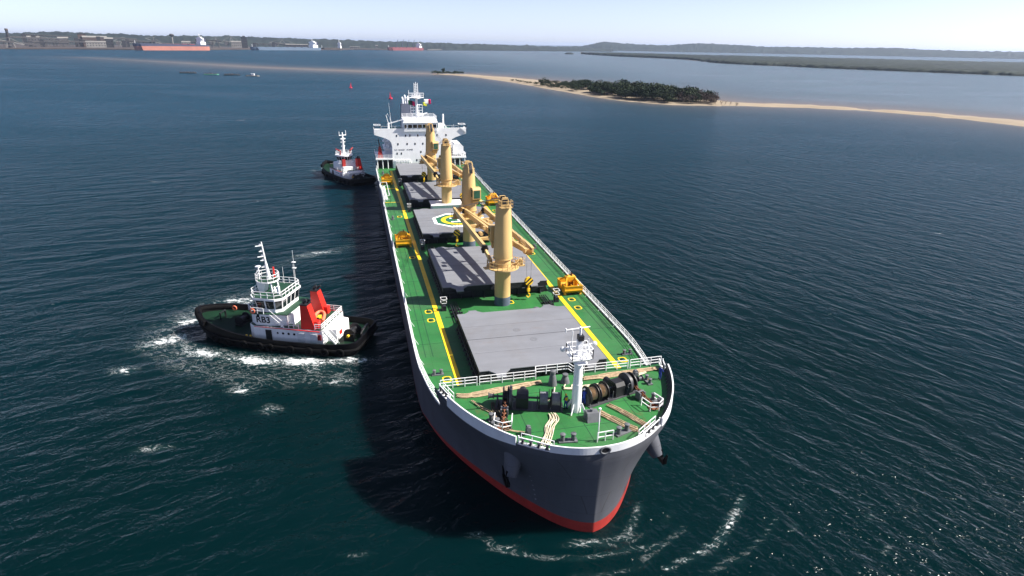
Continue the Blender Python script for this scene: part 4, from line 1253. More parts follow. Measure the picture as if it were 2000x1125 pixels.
# bridge front with wings
prof = [(-15.15,18.4),(-15.15,20.3),(15.15,20.3),(15.15,18.4),(11.5,17.2),(10.4,16.6),(9.75,15.7),(9.52,14.6),(9.52,7.4),(-9.52,7.4),(-9.52,14.6),(-9.75,15.7),(-10.4,16.6),(-11.5,17.2)]
p = MB(); p.prismx(prof, SX-.15, SX+.12); p.box(SX-4.5, SX-.15, -15.1, 15.1, 18.4, 18.6)
p.box(SX-4.5, SX-4.35, -15.1, -9, 18.6, 19.6); p.box(SX-4.5, SX-4.35, 9, 15.1, 18.6, 19.6)
for s in (-1, 1): p.prismx([(15.15*s,18.4),(15.15*s,20.3),(15.0*s,20.3),(15.0*s,18.4)], SX-4.5, SX)
wing = p.obj('bridge_wing', 'white', ship)
for s in (-1, 1):
    f = MB(); f.rail([(SX-.1, 15.0*s, 20.3), (SX-.1, 13.0*s, 20.3), (SX-3.5, 13.0*s, 20.3), (SX-3.5, 15.0*s, 20.3)], h=1.0, step=3.0, rails=1, r=.09, pr=.09, closed=True)
    f.prismx([(15.1*s,18.7),(15.1*s,20.2),(13.2*s,20.25)], SX+.125, SX+.45)
    f.obj('wing_frame', 'white', wing)
    f = MB(); f.rail([(SX-.2, 12.8*s, 20.3), (SX-.2, 6*s, 20.3)], h=.75, step=2.2, rails=1, r=.03, pr=.05); f.obj('railing', 'white', wing)
g = MB(); g.box(SX-4.4, SX-.16, -10.5, -5.5, 20.0, 20.06); g.box(SX-4.4, SX-.16, 5.5, 10, 20.0, 20.06); g.obj('green_canopy', 'hgreen', wing)
wh = MB(); wh.frus((SX-9, SX+.55, -5.45, 5.45), (SX-9, SX+.75, -5.45, 5.45), 19.3, 22.1); wh.box(SX-9.4, SX+1.0, -5.7, 5.7, 22.1, 22.3)
wh.box(SX-9, SX+.6, -5.5, 5.5, 22.3, 23.0)
who = wh.obj('wheelhouse', 'white', ship)
for i, y in enumerate((-4.95, -3.45, -1.85, -.25, 1.35, 2.95, 4.5)):
    w = .62 if i == 0 else 1.28
    q = MB(); q.box(SX+.62, SX+.73, y-w/2, y+w/2, 20.5, 21.55); q.obj('wheelhouse_window', 'glass', who)
MB().rail([(SX+.4,-5.4,23.0),(SX+.4,5.4,23.0),(SX-8.8,5.4,23.0),(SX-8.8,-5.4,23.0)], h=1.1, step=1.8, rails=3, closed=True).obj('railing', 'white', who)
for y, z in [(-7.9,18.0),(-5.0,18.0),(-3.6,18.0),(-1.0,18.0),(1.6,18.0),(5.4,18.0),(8.4,18.0)]:
    q = MB(); q.box(SX+.121, SX+.17, y-.2, y+.2, z-.32, z+.32); q.obj('cabin_window', 'glass', wing)
for y, z in [(-7.6,15.3),(-4.6,15.3),(-2.0,15.3),(.6,15.3),(3.2,15.3),(5.6,15.3),(8.35,15.3)]:
    q = MB(); q.box(SX+.121, SX+.17, y-.2, y+.2, z-.32, z+.32); q.obj('cabin_window', 'glass', wing)
for y, z in [(-8.0,12.2),(-6.6,12.2),(-.15,12.6),(4.2,12.2),(7.5,12.2),(-1.6,9.9)]:
    q = MB(); q.box(SX+.121, SX+.17, y-.2, y+.2, z-.32, z+.32); q.obj('cabin_window', 'glass', blk)
for wd, yw in (('NO', -8.9), ('NAKED', -7.55), ('FLAMES', -4.85)):
    text_mesh(wd, .62, 'warning_lettering', 'letter', blk, Matrix(((0,0,1,SX+.135),(1,0,0,yw),(0,1,0,13.05),(0,0,0,1))), .01)
q = MB()
for k, y in enumerate(np.arange(-8.6, -3.6, .55)): q.tube((SX+.3, y, ZD), (SX+.3, y+.12*math.sin(k*2.3), 9.6+.3*(k % 3)), .07)
q.tube((SX+.3,-8.8,10.1),(SX+.3,-4.0,10.1),.08); q.tube((SX+.3,-4.0,10.1),(SX+.3,-3.6,9.2),.08); q.tube((SX+.3,-8.6,9.5),(SX+.3,-4.2,9.4),.06)
q.obj('pipe_rack', 'white', blk)
# radar mast
m = MB(); mx, my = SX-1.5, -.9
m.lathe([(.55, 0), (.42, 4.5), (.38, 6.6)], (mx, my, 23.0), 16)
m.lathe([(.2, 0), (1.5, .35), (1.5, .5), (.2, .55)], (mx+.1, my+.2, 29.4), 20)
rm = m.obj('radar_mast', 'white', ship, smooth=35)
l = MB()
for y in (-1.1, 0, 1.1): l.tube((mx-.3, my+y*.55, 29.9), (mx-.3, my+y*.5, 34.2+(.5 if y == 0 else .2)), .1)
for k in range(8): l.tube((mx-.3, my-.6, 30.3+k*.5), (mx-.3, my+.6, 30.5+k*.5), .06)
l.rail([(mx+1.3, my-2.4, 29.95), (mx+1.3, my+2.4, 29.95), (mx-1.3, my+2.4, 29.95), (mx-1.3, my-2.4, 29.95)], h=1.3, step=1.2, rails=2, r=.05, pr=.06, closed=True)
l.box(mx-1.3, mx+1.3, my-2.4, my+2.4, 29.85, 29.95); l.tube((mx,my-2.4,29.9),(mx,my-2.4,32.2),.09)
l.obj('mast_lattice', 'white', rm)
l = MB()
for z in (24.9, 25.8, 26.7, 27.6): l.tube((mx-.6, my-1.9, z), (mx-.6, my+1.9, z), .09)
for y in (-1.9, -.9, .9, 1.9): l.tube((mx-.6, my+y, 24.9), (mx-.6, my+y, 27.6), .08)
l.box(mx+.4, mx+.75, my-1.6, my+1.6, 30.2, 30.45); l.box(mx+.3, mx+.7, my-.2, my+2.3, 24.3, 24.55)
l.obj('signal_frame', 'white', rm)
fu = MB(); fu.frus((SX-20, SX-14, -5.2, -.8), (SX-19, SX-14.6, -4.9, -1.0), 18.4, 26.8)
fo_ = fu.obj('funnel', 'funnelgrey', ship)
pp = MB()
for k, (dx, dy, h) in enumerate(((-15.5,-4.3,1.6),(-16.5,-3.4,2.2),(-17.4,-2.2,1.8),(-15.6,-2.6,1.5))): pp.tube((SX+dx, dy, 26.7), (SX+dx, dy, 26.8+h), .28); pp.tube((SX+dx, dy, 26.8+h), (SX+dx-.7, dy-.1, 27.2+h), .28)
pp.obj('exhaust_pipe', 'white', fo_)
# davits, whip aerial, lifeboat house
d = MB(); d.tube((SX-2,-10.3,18.5),(SX-2,-10.3,21.8),.32); d.beam((SX-2,-10.6,21.6),(SX-2,2.6,25.0),.28,.34); d.path([(SX-2,-10.3,21.8),(SX-2,-10.9,24.3),(SX-2,-10.5,24.9),(SX-2,-9.7,23.5),(SX-2,-9.3,21.7)],.09)
d.obj('stores_crane', 'white', ship)
for pa, pb, ra in (((SX-1,-9.3,20),(SX-1,-9.9,28.3),.06), ((SX-1,-13,18.6),(SX-1,-13,21.4),.05), ((SX-1,11.2,18.6),(SX-1,11.2,21.4),.05)):
    d = MB(); d.tube(pa, pb, ra, .03, n=5); d.obj('whip_aerial', 'white', ship)
d = MB(); d.tube((SX-2,7.8,18.5),(SX-2,7.8,24.6),.34,.25); d.beam((SX-2,7.9,21.5),(SX-2,9.4,19.5),.3,.4); d.box(SX-3,SX-1,6.2,7.4,20.1,21.6); d.obj('stores_crane', 'white', ship)
d = MB(); d.prismx([(10.9,11.2),(14.4,11.2),(14.4,13.9),(13.4,14.9),(10.9,14.9)], SX-9, SX-1.0); lb = d.obj('lifeboat_house', 'white', ship)
d = MB()
for k in range(7): d.tube((SX-.6, 10.4+.7*k, 10.75), (SX-.6, 10.4+.7*k, 11.3+.3*(k % 2)), .12)
d.obj('vent_pipe', 'coam', ship)
d = MB(); d.frus((SX-2.2,SX-.6,-14.4,-12.6),(SX-1.9,SX-.9,-14.0,-13.0),10.76,13.3); d.frus((SX-1.9,SX-.9,-14.1,-12.9),(SX-1.6,SX-1.1,-13.9,-13.2),13.3,14.4); rd = d.obj('deck_davit', 'dred', ship)
d = MB(); d.tube((SX-1.4,-13.5,14.3),(SX-1.4,-13.9,16.9),.2,.12); d.obj('davit_post', 'black', rd)
for y, z0 in ((-10.6, 13.3), (-11.5, 15.3)):
    d = MB(); d.box(SX-9,SX-5,y-.9,y+.9,z0,z0+.2); d.lathe([(.6,.2),(.6,.9),(.35,1.2)],(SX-6,y,z0),14); d.obj('side_platform', 'white', blk)

# ------------------------------------------------------------------ things lying on the carrier's deck
def grab(x, y, ang, label):
    t = thing('cargo_grab', label, 'cargo grab', (x, y, ZD), R(ang), 'yellow cargo grabs on the bulk carrier')
    t.scale = (.85, .85, .85)
    for s in (-1, 1):
        b = MB()
        # shell: floor, back and ends of an open scoop
        prof = [(.35*s, .55), (.9*s, .35), (2.0*s, .45), (2.45*s, 1.05), (2.45*s, 1.95), (2.33*s, 1.95), (2.33*s, 1.1), (1.95*s, .58), (.9*s, .48), (.35*s, .66)]
        b.prismy(prof, -1.75, 1.75)
        endp = [(.3*s, .5), (.9*s, .3), (2.05*s, .4), (2.5*s, 1.05), (2.5*s, 2.0), (.55*s, 1.9)]
        b.prismy(endp, -1.87, -1.75); b.prismy(endp, 1.75, 1.87)
        b.box(min(2.42*s, 2.56*s), max(2.42*s, 2.56*s), -1.87, 1.87, 1.86, 2.04)
        b.box(min(2.42*s, 2.60*s), max(2.42*s, 2.60*s), -1.87, 1.87, 1.02, 1.14)
        sh = b.obj('grab_shell', 'grab', t)
        for k in (-1.6, 1.6):
            f = MB(); f.frus((1.9*s-.3, 1.9*s+.3, k-.25, k+.25), (1.9*s-.14, 1.9*s+.14, k-.12, k+.12), 0, .5); f.obj('foot', 'grab', sh)
        for k in (-.9, .9):
            a = MB(); a.beam((2.0*s, k*1.6, 1.9), (.35*s, k*.9, 3.0), .22, .3); a.obj('arm', 'grab', t)
        w = MB(); w.box(min(.5*s, 1.9*s), max(.5*s, 1.9*s), -.06, .06, .6, 1.7); w.obj('divider_plate', 'grab', sh)
    h = MB(); h.box(-.55, .55, -1.0, 1.0, 2.55, 3.2); h.frus((-.5, .5, -.9, .9), (-.3, .3, -.55, .55), 3.2, 3.5)
    h.prismy([(-.5, 1.0), (.5, 1.0), (.35, 2.6), (-.35, 2.6)], -.75, -.6); h.prismy([(-.5, 1.0), (.5, 1.0), (.35, 2.6), (-.35, 2.6)], .6, .75)
    h.obj('grab_head', 'grab', t)
    for y_, z_ in ((-.45, 1.55), (0, 1.55), (.45, 1.55), (.2, 3.55)):
        s_ = MB(); s_.lathe([(.38, -.08), (.44, -.06), (.34, 0), (.44, .06), (.38, .08)], (0, y_, z_), 16, 'y')
        s_.obj('sheave', 'rust', t, smooth=40)
grab(-15.4, 13.0, 0, 'ochre cargo grab by the railing beside the second hatch, nearest the bow')
grab(-47.2, -12.9, 0, 'ochre cargo grab beside the hatch with the helicopter marking')
grab(-78.8, 13.0, 0, 'ochre cargo grab by the railing beside the white crane house')
grab(-109.3, -12.9, 0, 'ochre cargo grab beside the rearmost hatch, close to the white bridge')

def rope(pts, n, spread, r, m, label, seed, loops=True, group='mooring ropes flaked on the forecastle', z0=None):
    rg = random.Random(seed); mb = MB()
    if n > 2: n = int(n*1.5); r *= .72
    P = cat_rom(pts, 8)
    z0 = ZF+r if z0 is None else z0
    for k in range(n):
        off = (k-(n-1)/2)*spread/max(1, n-1)*1.0
        ph = rg.random()*6; ph2 = rg.random()*6
        a = int(rg.random()*3) if loops else 0; b = int(rg.random()*3) if loops else 0
        q = []
        for i, p in enumerate(P):
            if i < a or i > len(P)-1-b: continue
            d = P[min(i+1, len(P)-1)]-P[max(i-1, 0)]; d.z = 0; d.normalize()
            sd = Vector((-d.y, d.x, 0)); t = i/len(P)
            o = off + spread*.055*math.sin(t*7+ph) + spread*.03*math.sin(t*17+ph2)
            q.append(p+sd*o+Vector((0, 0, z0+(r*1.4 if (k*7+i//9) % 3 == 0 else 0))))
        # turn back at the ends
        mb.path(q, r, 6)
        if loops and k % 2 == 0 and k+1 < n:
            e = q[-1]; sd2 = spread/max(1, n-1)
            d = (q[-1]-q[-3]).normalized(); sv = Vector((-d.y, d.x, 0))
            mb.path([e, e+d*.16+sv*sd2*.2, e+d*.22+sv*sd2*.5, e+d*.14+sv*sd2*.9, e+sv*sd2], r, 6)
    o = mb.obj('mooring_rope', m, smooth=70)
    return tag(o, label, 'rope', group)
rope([(19.3,-12.1,0),(19.7,-10.5,0),(19.3,-7.5,0),(18.7,-4.2,0),(18.5,-2.2,0)], 8, .85, .085, 'rope', 'long tan hawser flaked along the forecastle rail, beside the small rope drums without cover', 1)
rope([(18.7,3.0,0),(18.8,5.0,0),(18.6,7.5,0),(18.4,10,0),(18.2,12.6,0)], 8, .8, .085, 'rope', 'long tan hawser flaked along the forecastle rail towards the man in blue overalls', 2)
rope([(20.5,.1,0),(20.7,1.2,0),(20.4,2.6,0),(20.3,5.5,0),(19.9,7.8,0),(19.3,9.5,0),(18.8,11,0)], 3, .3, .08, 'ropew', 'pale hawser leading from the vent cowls past the foremast to the rail', 3, loops=False)
rope([(25.0,-2.75,0),(26.2,-2.8,0),(27.3,-3.6,0),(28.6,-4.1,0),(30.2,-5.0,0)], 6, .85, .075, 'ropew', 'pale rope flaked in loops from the drum to the bow fairlead', 4)
rope([(25.8,2.2,0),(27.0,3.0,0),(28.5,3.9,0),(30.0,5.0,0)], 6, .8, .075, 'rope', 'tan rope flaked from the deck locker to the twin bow bitts', 5)
rope([(24.6,3.8,0),(26.2,4.7,0),(27.8,5.5,0),(29.4,6.3,0)], 6, .6, .075, 'rope', 'tan rope flaked in front of the winch with pale rope drums', 6)
rope([(21.6,-8.2,0),(23.4,-8.3,0),(25.2,-8.1,0),(27.0,-7.9,0)], 7, .9, .075, 'roped', 'dark dirty rope heap beside the anchor windlass and bitts', 7)
rope([(20.8,-10.6,0),(22.2,-9.9,0),(23.8,-8.9,0),(26.6,-8.5,0),(27.9,-6.5,0)], 2, .25, .06, 'rope', 'thin tan rope curving past the dark rope heap to the pedestal roller', 8, loops=False)
rope([(20.2,-.9,0),(21.2,-1.3,0),(22.2,-2.0,0),(22.8,-2.8,0)], 1, .1, .08, 'ropew', 'single pale rope leading from the tall vent cowl to a drum', 9, loops=False)
rope([(19.8,.5,0),(20.4,.2,0),(20.6,.9,0),(19.9,1.3,0),(20.0,1.8,0),(20.6,1.6,0)], 1, .1, .08, 'ropew', 'short pale rope end coiled by the low vent cowl', 10, loops=False)

# crew
def person(x, y, z, rz, label, cloth, helmet, vest=None, bend=0.25, arms=0.9):
    t = thing('person', label, 'person', (x, y, z), rz, 'crew on the forecastle')
    V = []; E = []; Rr = []
    def v(p, r, par=None):
        V.append(p); Rr.append(r)
        if par is not None: E.append((par, len(V)-1))
        return len(V)-1
    f = bend
    pel = v((0, 0, .95), .145)
    w1 = v((.06*f, 0, 1.12), .14, pel); ch = v((.22*f, 0, 1.36), .165, w1); nk = v((.33*f, 0, 1.50), .07, ch); hd0 = v((.36*f, 0, 1.56), .065, nk)
    hd1 = v((.39*f+.015, 0, 1.66), .098, hd0); v((.40*f, 0, 1.75), .085, hd1)
    for s in (-1, 1):
        hip = v((0, .10*s, .90), .11, pel); kn = v((.05+.03*s, .12*s, .49), .08, hip); an = v((-.02+.06*s, .13*s, .10), .055, kn); v((.14+.06*s, .14*s, .04), .05, an)
        sh = v((.22*f, .20*s, 1.40), .075, ch); el = v((.22*f+.10*arms, .27*s, 1.14), .055, sh); wr = v((.22*f+.34*arms, .20*s, 1.02), .038, el)
        pa = v((.22*f+.41*arms, .19*s, 1.00), .040, wr)
        for k in range(5):
            a = (k-2)*.018
            b0 = v((.22*f+.45*arms-(0.05 if k == 0 else 0), .19*s+a*1.1, .985), .011, pa)
            v((.22*f+.49*arms-(0.05 if k == 0 else 0), .19*s+a*1.3, .955), .009, b0)
    me = bpy.data.meshes.new('body'); me.from_pydata(V, E, [])
    me.materials.append(MT[cloth])
    o = bpy.data.objects.new('body', me); col.objects.link(o); o.parent = t
    sk = o.modifiers.new('skin', 'SKIN'); sk.use_smooth_shade = True
    for i, d in enumerate(me.skin_vertices[0].data): d.radius = (Rr[i], Rr[i]); d.use_root = (i == 0)
    ss = o.modifiers.new('sub', 'SUBSURF'); ss.levels = 1; ss.render_levels = 1
    hx_ = .39*f+.02
    m = MB(); m.lathe([(.02,-.12),(.075,-.10),(.10,-.02),(.095,.06),(.05,.12)], (hx_, 0, 1.66), 14); m.lathe([(.0,-.02),(.018,0),(.0,.03)], (hx_+.105, 0, 1.65), 6)
    m.obj('face', 'skin', t, smooth=60)
    m = MB(); m.lathe([(.145,-.005),(.145,.01),(.118,.02),(.112,.08),(.07,.14),(.01,.16)], (hx_, 0, 1.69), 16); m.obj('helmet', helmet, t, smooth=50)
    if vest:
        m = MB()
        prof = [(.155,.150,1.02),(.165,.165,1.18),(.19,.21,1.36),(.15,.20,1.46)]
        n = 16; vs = []
        for a, b, zz in prof:
            for i in range(n):
                q = 2*math.pi*i/n; vs.append((.22*f*(zz-.95)/.41+a*math.cos(q), b*math.sin(q), zz))
        m.add(vs, [(i*n+k, i*n+(k+1) % n, (i+1)*n+(k+1) % n, (i+1)*n+k) for i in range(3) for k in range(n)]); m.obj('vest', vest, t, smooth=60)
    for s in (-1, 1):
        m = MB(); m.frus((-.10+.06*s, .22+.06*s, .13*s-.06, .13*s+.06), (-.08+.06*s, .10+.06*s, .13*s-.05, .13*s+.05), 0.0, .12); m.obj('boot', 'black', t)
    return t
person(20.7, 11.9, ZF, R(120), 'crew member in blue overalls and white helmet at the corner rail', 'blue', 'white')
person(24.4, -.95, ZF, R(200), 'crew member in yellow vest over dark blue beside the foremast', 'blue', 'yel2', vest='yvest', bend=.1, arms=.6)
person(24.0, 1.25, ZF, R(160), 'crew member in blue overalls bending at the winch behind the foremast', 'blue', 'white', bend=.8, arms=.9)
mb = MB(); mb.lathe([(.32,0),(.35,.06),(.12,.14),(.05,.5),(.02,.55)], (20.6, 10.4, ZF), 14); tag(mb.obj('deck_cone', 'hazard', smooth=40), 'small orange cone lying near the man in blue overalls', 'cone')

# flags on the radar mast halyards
def flag(p, du, w, h, mats, label, seed):
    rg = random.Random(seed); mb = MB(); n = 9; m_ = 4; ph = rg.random()*6
    du = Vector(du).normalized(); vs = []
    for j in range(m_+1):
        for i in range(n+1):
            t = i/n
            c = Vector(p)+du*(w*t)+Vector((0,0,-h*j/m_-.25*t*w*.5))+Vector((1,0,0))*(.18*math.sin(t*6+ph+j*.3)*t)
            vs.append(c)
    for j in range(m_):
        for i in range(n):
            mb.mi = min(len(mats)-1, int(len(mats)*(i/n)))
            k = len(mb.v)
            mb.f.append((j*(n+1)+i, j*(n+1)+i+1, (j+1)*(n+1)+i+1, (j+1)*(n+1)+i)); mb.m.append(mb.mi)
    mb.v = [tuple(q) for q in vs]
    o = mb.obj('signal_flag', mats, smooth=60)
    md = o.modifiers.new('cloth', 'SOLIDIFY'); md.thickness = .02
    return tag(o, label, 'flag')
flag((SX-1.4, 1.5, 29.4), (0, 1, .1), 2.3, 1.5, ['flag_w', 'flag_w', 'flag_r'], 'white and crimson signal flag flying from the bridge mast', 1)
flag((SX-1.4, 1.2, 28.5), (0, 1, -.1), 1.3, 1.1, ['flag_y'], 'small yellow green flag below the white and crimson one', 2)
flag((SX-1.4, -3.6, 29.2), (0, 1, -.15), 2.2, 1.4, ['flag_g', 'letter', 'flag_r'], 'green and dark red courtesy flag on the bridge mast', 3)

# ------------------------------------------------------------------ tugs
def tug(loc, hd, Lt, hb, v, label):
    """v selects the layout: 0 = twin red funnels and tall wheelhouse, 1 = round wheelhouse with fire monitors"""
    T = thing('harbour_tug', label, 'tug', loc, hd, 'harbour tugs at the carrier')
    pl = [(0,.0),(0,.62),(.015,.80),(.06,.92),(.16,1.0),(.35,1.02),(.58,1.0),(.72,.93),(.83,.78),(.91,.56),(.965,.30),(.992,.12),(1.0,0)]
    P = cat_rom([(a*Lt, b*hb, 0) for a, b in pl], 4)
    top = lambda u: 2.15 + .25*max(0, .2-u)/.2 + 2.1*max(0, (u-.45)/.55)**1.7
    dk = lambda u: 1.15 + 1.9*max(0, (u-.45)/.55)**1.7
    n = len(P); row = [(p.x, -p.y) for p in reversed(P[1:])][:-1] if False else None
    ring = [(p.x, p.y) for p in P] + [(p.x, -p.y) for p in reversed(P[:-1])][:-1]
    N = len(ring)
    lev = [(-1.5, .86), (0, .93), (.8, .98), (1.4, 1.0), (None, 1.0)]
    mb = MB(); vs = []
    cx = Lt*.45
    for z, k in lev:
        for x, y in ring:
            zz = top(x/Lt) if z is None else z*(1 if z < 0 else 1+.9*max(0, (x/Lt-.5))*1.2)
            vs.append((cx+(x-cx)*(1-(1-k)*.5), y*k, zz))
    for x, y in ring: vs.append((cx+(x-cx)*.985, y*.965, top(x/Lt)))
    for x, y in ring: vs.append((cx+(x-cx)*.975, y*.945, dk(x/Lt)-.02))
    fs = [(i*N+j, i*N+(j+1) % N, (i+1)*N+(j+1) % N, (i+1)*N+j) for i in range(len(lev)+1) for j in range(N)]
    mb.add(vs, fs)
    hull_ = mb.obj('hull', 'tughull', T, smooth=35)
    mb = MB(); vs = []
    for p in P:
        for t in (-1, -.5, 0, .5, 1): vs.append((cx+(p.x-cx)*.978, p.y*.95*t, dk(p.x/Lt)))
    mb.add(vs, [(i*5+k, (i+1)*5+k, (i+1)*5+k+1, i*5+k+1) for i in range(n-1) for k in range(4)])
    mb.obj('tug_deck', 'tugdeck', T)
    # rubber belting and tyres
    mb = MB(); pts = [Vector((x*1.0, y*1.01, 1.15*(1+.9*max(0, (x/Lt-.5))*1.2))) for x, y in ring]; pts.append(pts[0]); mb.path(pts, .27, 8); mb.obj('fender_belt', 'rubber', hull_, smooth=60)
    for sgn in (-1, 1):
        for k in range(9):
            u = .08+.09*k
            q = min(P, key=lambda p: abs(p.x-u*Lt) if p.y > .3*hb else 99)
            m = MB(); m.torus((q.x, sgn*(q.y+.22), .95+.4*max(0, u-.5)), .52, .2, 'y', 16, 8); m.obj('tyre_fender', 'rubber', hull_, smooth=60)
    m = MB(); m.path([Vector((x*1.0+.15, y*1.0, top(x/Lt)-.55)) for x, y in ring if x > .86*Lt] , .55, 10)
    m.obj('bow_fender', 'rubber', hull_, smooth=60)
    D = 1.15
    # deckhouse
    def hull_box(nm, m, b, t, z0, z1, parent=T):
        q = MB(); q.frus(b, t, z0, z1); return q.obj(nm, m, parent)
    k = 1.0 if v == 0 else Lt/35.2; OF = 4.1 if v == 0 else 0.0; bx0, bx1 = 10.0*k-OF, 22.6*k-OF
    dh = MB()
    dh.prism([(bx0,-4.0),(bx1-1,-4.3),(bx1,-3.6),(bx1,3.6),(bx1-1,4.3),(bx0,4.0)], D, 3.7)
    dho = dh.obj('deckhouse', 'white', T)
    q = MB(); q.prism([(bx0+.1,-3.95),(bx1-1,-4.22),(bx1-.1,-3.55),(bx1-.1,3.55),(bx1-1,4.22),(bx0+.1,3.95)], 3.7, 3.74); q.obj('boat_deck', 'deckdark', T)
    # dark passage, portholes, doors, red stripe on both sides
    for s in (-1, 1):
        y = 4.32*s
        q = MB(); q.box(bx0+.3, bx1-1.1, min(y-.16*s, y), max(y-.16*s, y), 3.55, 3.64); q.obj('red_stripe', 'red', dho)
        q = MB(); q.box(bx1-4.0, bx1-3.0, min(4.2*s, 4.36*s), max(4.2*s, 4.36*s), D+.05, 3.2); q.obj('side_door', 'black', dho)
        for i in range(4):
            q = MB(); q.lathe([(.2,0),(.2,.06),(.15,.07)], (bx1-5.0-i*.95, 4.13*s if s > 0 else 4.13*s-.1, 2.75), 14, 'y'); q.obj('porthole', 'glass', dho)
        for i in range(2):
            q = MB(); q.box(bx1-9.6-i*2.2*k, bx1-8.4-i*2.2*k, min(4.1*s, 4.22*s), max(4.1*s, 4.22*s), D+.35, 3.05); q.obj('vent_door', 'whitebow', dho)
        q = MB(); q.box(bx0+.2, bx0+1.7, min(4.02*s, 4.14*s), max(4.02*s, 4.14*s), D+.9, 3.0); q.obj('engine_vent', 'dred', dho)
        q = MB(); q.lathe([(.2,0),(.2,.06),(.15,.07)], (bx1-1.9, 4.18*s if s > 0 else 4.18*s-.1, 2.8), 14, 'y'); q.obj('porthole', 'glass', dho)
    # upper house and wheelhouse
    if v == 0:
        u0, u1 = 16.3-OF, 22.5-OF
        q = MB(); q.prism([(u0,-3.2),(u1-1.2,-3.9),(u1,-3.0),(u1,3.0),(u1-1.2,3.9),(u1-3.6,3.9),(u0,3.2)], 3.74, 5.75); uh = q.obj('upper_house', 'white', T)
        tx = text_mesh('RB3', 1.5, 'name_lettering', 'letter', uh, Matrix(((-1,0,0,u1-1.25),(0,0,1,3.93),(0,1,0,3.95),(0,0,0,1))), .01, .035)
        for q_ in (1,): 
            w = MB(); w.box(u1-1.9, u1-1.5, 3.9, 3.97, 5.2, 5.6); w.obj('window', 'glass', uh)
        q = MB(); q.prism([(u0-.5,-3.7),(u1-.8,-4.3),(u1+.4,-3.2),(u1+.4,3.2),(u1-.8,4.3),(u0-.5,3.7)], 5.75, 5.87); bd = q.obj('bridge_deck', 'deckdark', T)
        q = MB(); q.rail([(u1-2.9,4.2,5.87),(u1-.8,4.2,5.87),(u1+.3,3.1,5.87),(u1+.3,-3.1,5.87),(u1-.8,-4.2,5.87),(u1-2.9,-4.2,5.87)], h=1.0, step=1.2, rails=2, r=.04, pr=.05); q.obj('railing', 'white', bd)
        w0, w1 = 17.1-OF, 22.1-OF
        pw = [(w0,-2.6),(w0+.9,-3.3),(w1-1.0,-3.3),(w1,-2.2),(w1,2.2),(w1-1.0,3.3),(w0+.9,3.3),(w0,2.6)]
        q = MB(); n8 = len(pw)
        cxw = (w0+w1)/2
        lo = [(x, y, 5.87) for x, y in pw]; mid = [(x, y, 6.4) for x, y in pw]; hi = [(cxw+(x-cxw)*1.1, y*1.09, 8.0) for x, y in pw]; rf = [(cxw+(x-cxw)*1.17, y*1.15, 8.02) for x, y in pw]; rt = [(cxw+(x-cxw)*1.17, y*1.15, 8.35) for x, y in pw]
        vs = lo+mid+hi+rf+rt
        q.add(vs, [(i*n8+j, i*n8+(j+1) % n8, (i+1)*n8+(j+1) % n8, (i+1)*n8+j) for i in range(4) for j in range(n8)] + [tuple(4*n8+j for j in range(n8))])
        wh_ = q.obj('wheelhouse', 'white', T)
        q = MB(); q.prism([(cxw+(x-cxw)*1.12, y*1.10) for x, y in pw], 8.35, 8.39); q.obj('wheelhouse_roof', 'deckdark', wh_)
        for j in range(n8):
            a0, a1 = Vector(mid[j]), Vector(mid[(j+1) % n8]); b0, b1 = Vector(hi[j]), Vector(hi[(j+1) % n8])
            L = (a1-a0).length; m_ = max(1, round(L/1.35))
            nr = (a1-a0).cross(b0-a0).normalized()
            cc = (a0+a1)/2-Vector((cxw, 0, 6.6))
            if nr.dot(cc) < 0: nr = -nr
            for i in range(m_):
                t0 = (i+.09)/m_; t1 = (i+.91)/m_
                c4 = [a0.lerp(a1, t0).lerp(b0.lerp(b1, t0), .06), a0.lerp(a1, t1).lerp(b0.lerp(b1, t1), .06), a0.lerp(a1, t1).lerp(b0.lerp(b1, t1), .94), a0.lerp(a1, t0).lerp(b0.lerp(b1, t0), .94)]
                w = MB(); w.add([p+nr*.005 for p in c4]+[p+nr*.04 for p in c4], [(4,5,6,7),(0,3,2,1),(0,1,5,4),(1,2,6,5),(2,3,7,6),(3,0,4,7)]); w.obj('wheelhouse_window', 'glass', wh_)
        q = MB(); q.rail([(cxw+(x-cxw)*1.1, y*1.08, 8.39) for x, y in pw], h=1.0, step=1.1, rails=2, r=.04, pr=.05, closed=True); q.obj('railing', 'white', wh_)
        # radar platform on legs with mast
        mc = cxw+1.1
        q = MB(); q.prism([(mc+1.85*math.cos(2*math.pi*i/12), 1.85*math.sin(2*math.pi*i/12)) for i in range(12)], 10.1, 10.3)
        q.frus((mc+.2, mc+1.1, -.0, 1.2), (mc-.2, mc+1.3, -.4, 1.3), 8.39, 10.1)
        for a_, b_ in ((-1.0, .9), (-1.0, -.9), (.8, -.9)): q.beam((mc+a_*1.15, b_*1.1, 8.39), (mc+a_, b_, 10.1), .18, .18)
        mp = q.obj('mast_platform', 'white', T)
        q = MB(); q.prism([(mc+1.75*math.cos(2*math.pi*i/12), 1.75*math.sin(2*math.pi*i/12)) for i in range(12)], 10.3, 10.32); q.obj('platform_floor', 'deckdark', mp)
        q = MB(); q.rail([(mc+1.8*math.cos(2*math.pi*i/12), 1.8*math.sin(2*math.pi*i/12), 10.3) for i in range(12)], h=1.05, step=2, rails=2, r=.04, pr=.05, closed=True); q.obj('railing', 'white', mp)
        q = MB(); q.tube((mc-.35, 0, 10.3), (mc-.05, 0, 13.1), .32, .18, n=10); q.tube((mc-.05, 0, 13.1), (mc+.25, 0, 16.6), .15, .08, n=10)
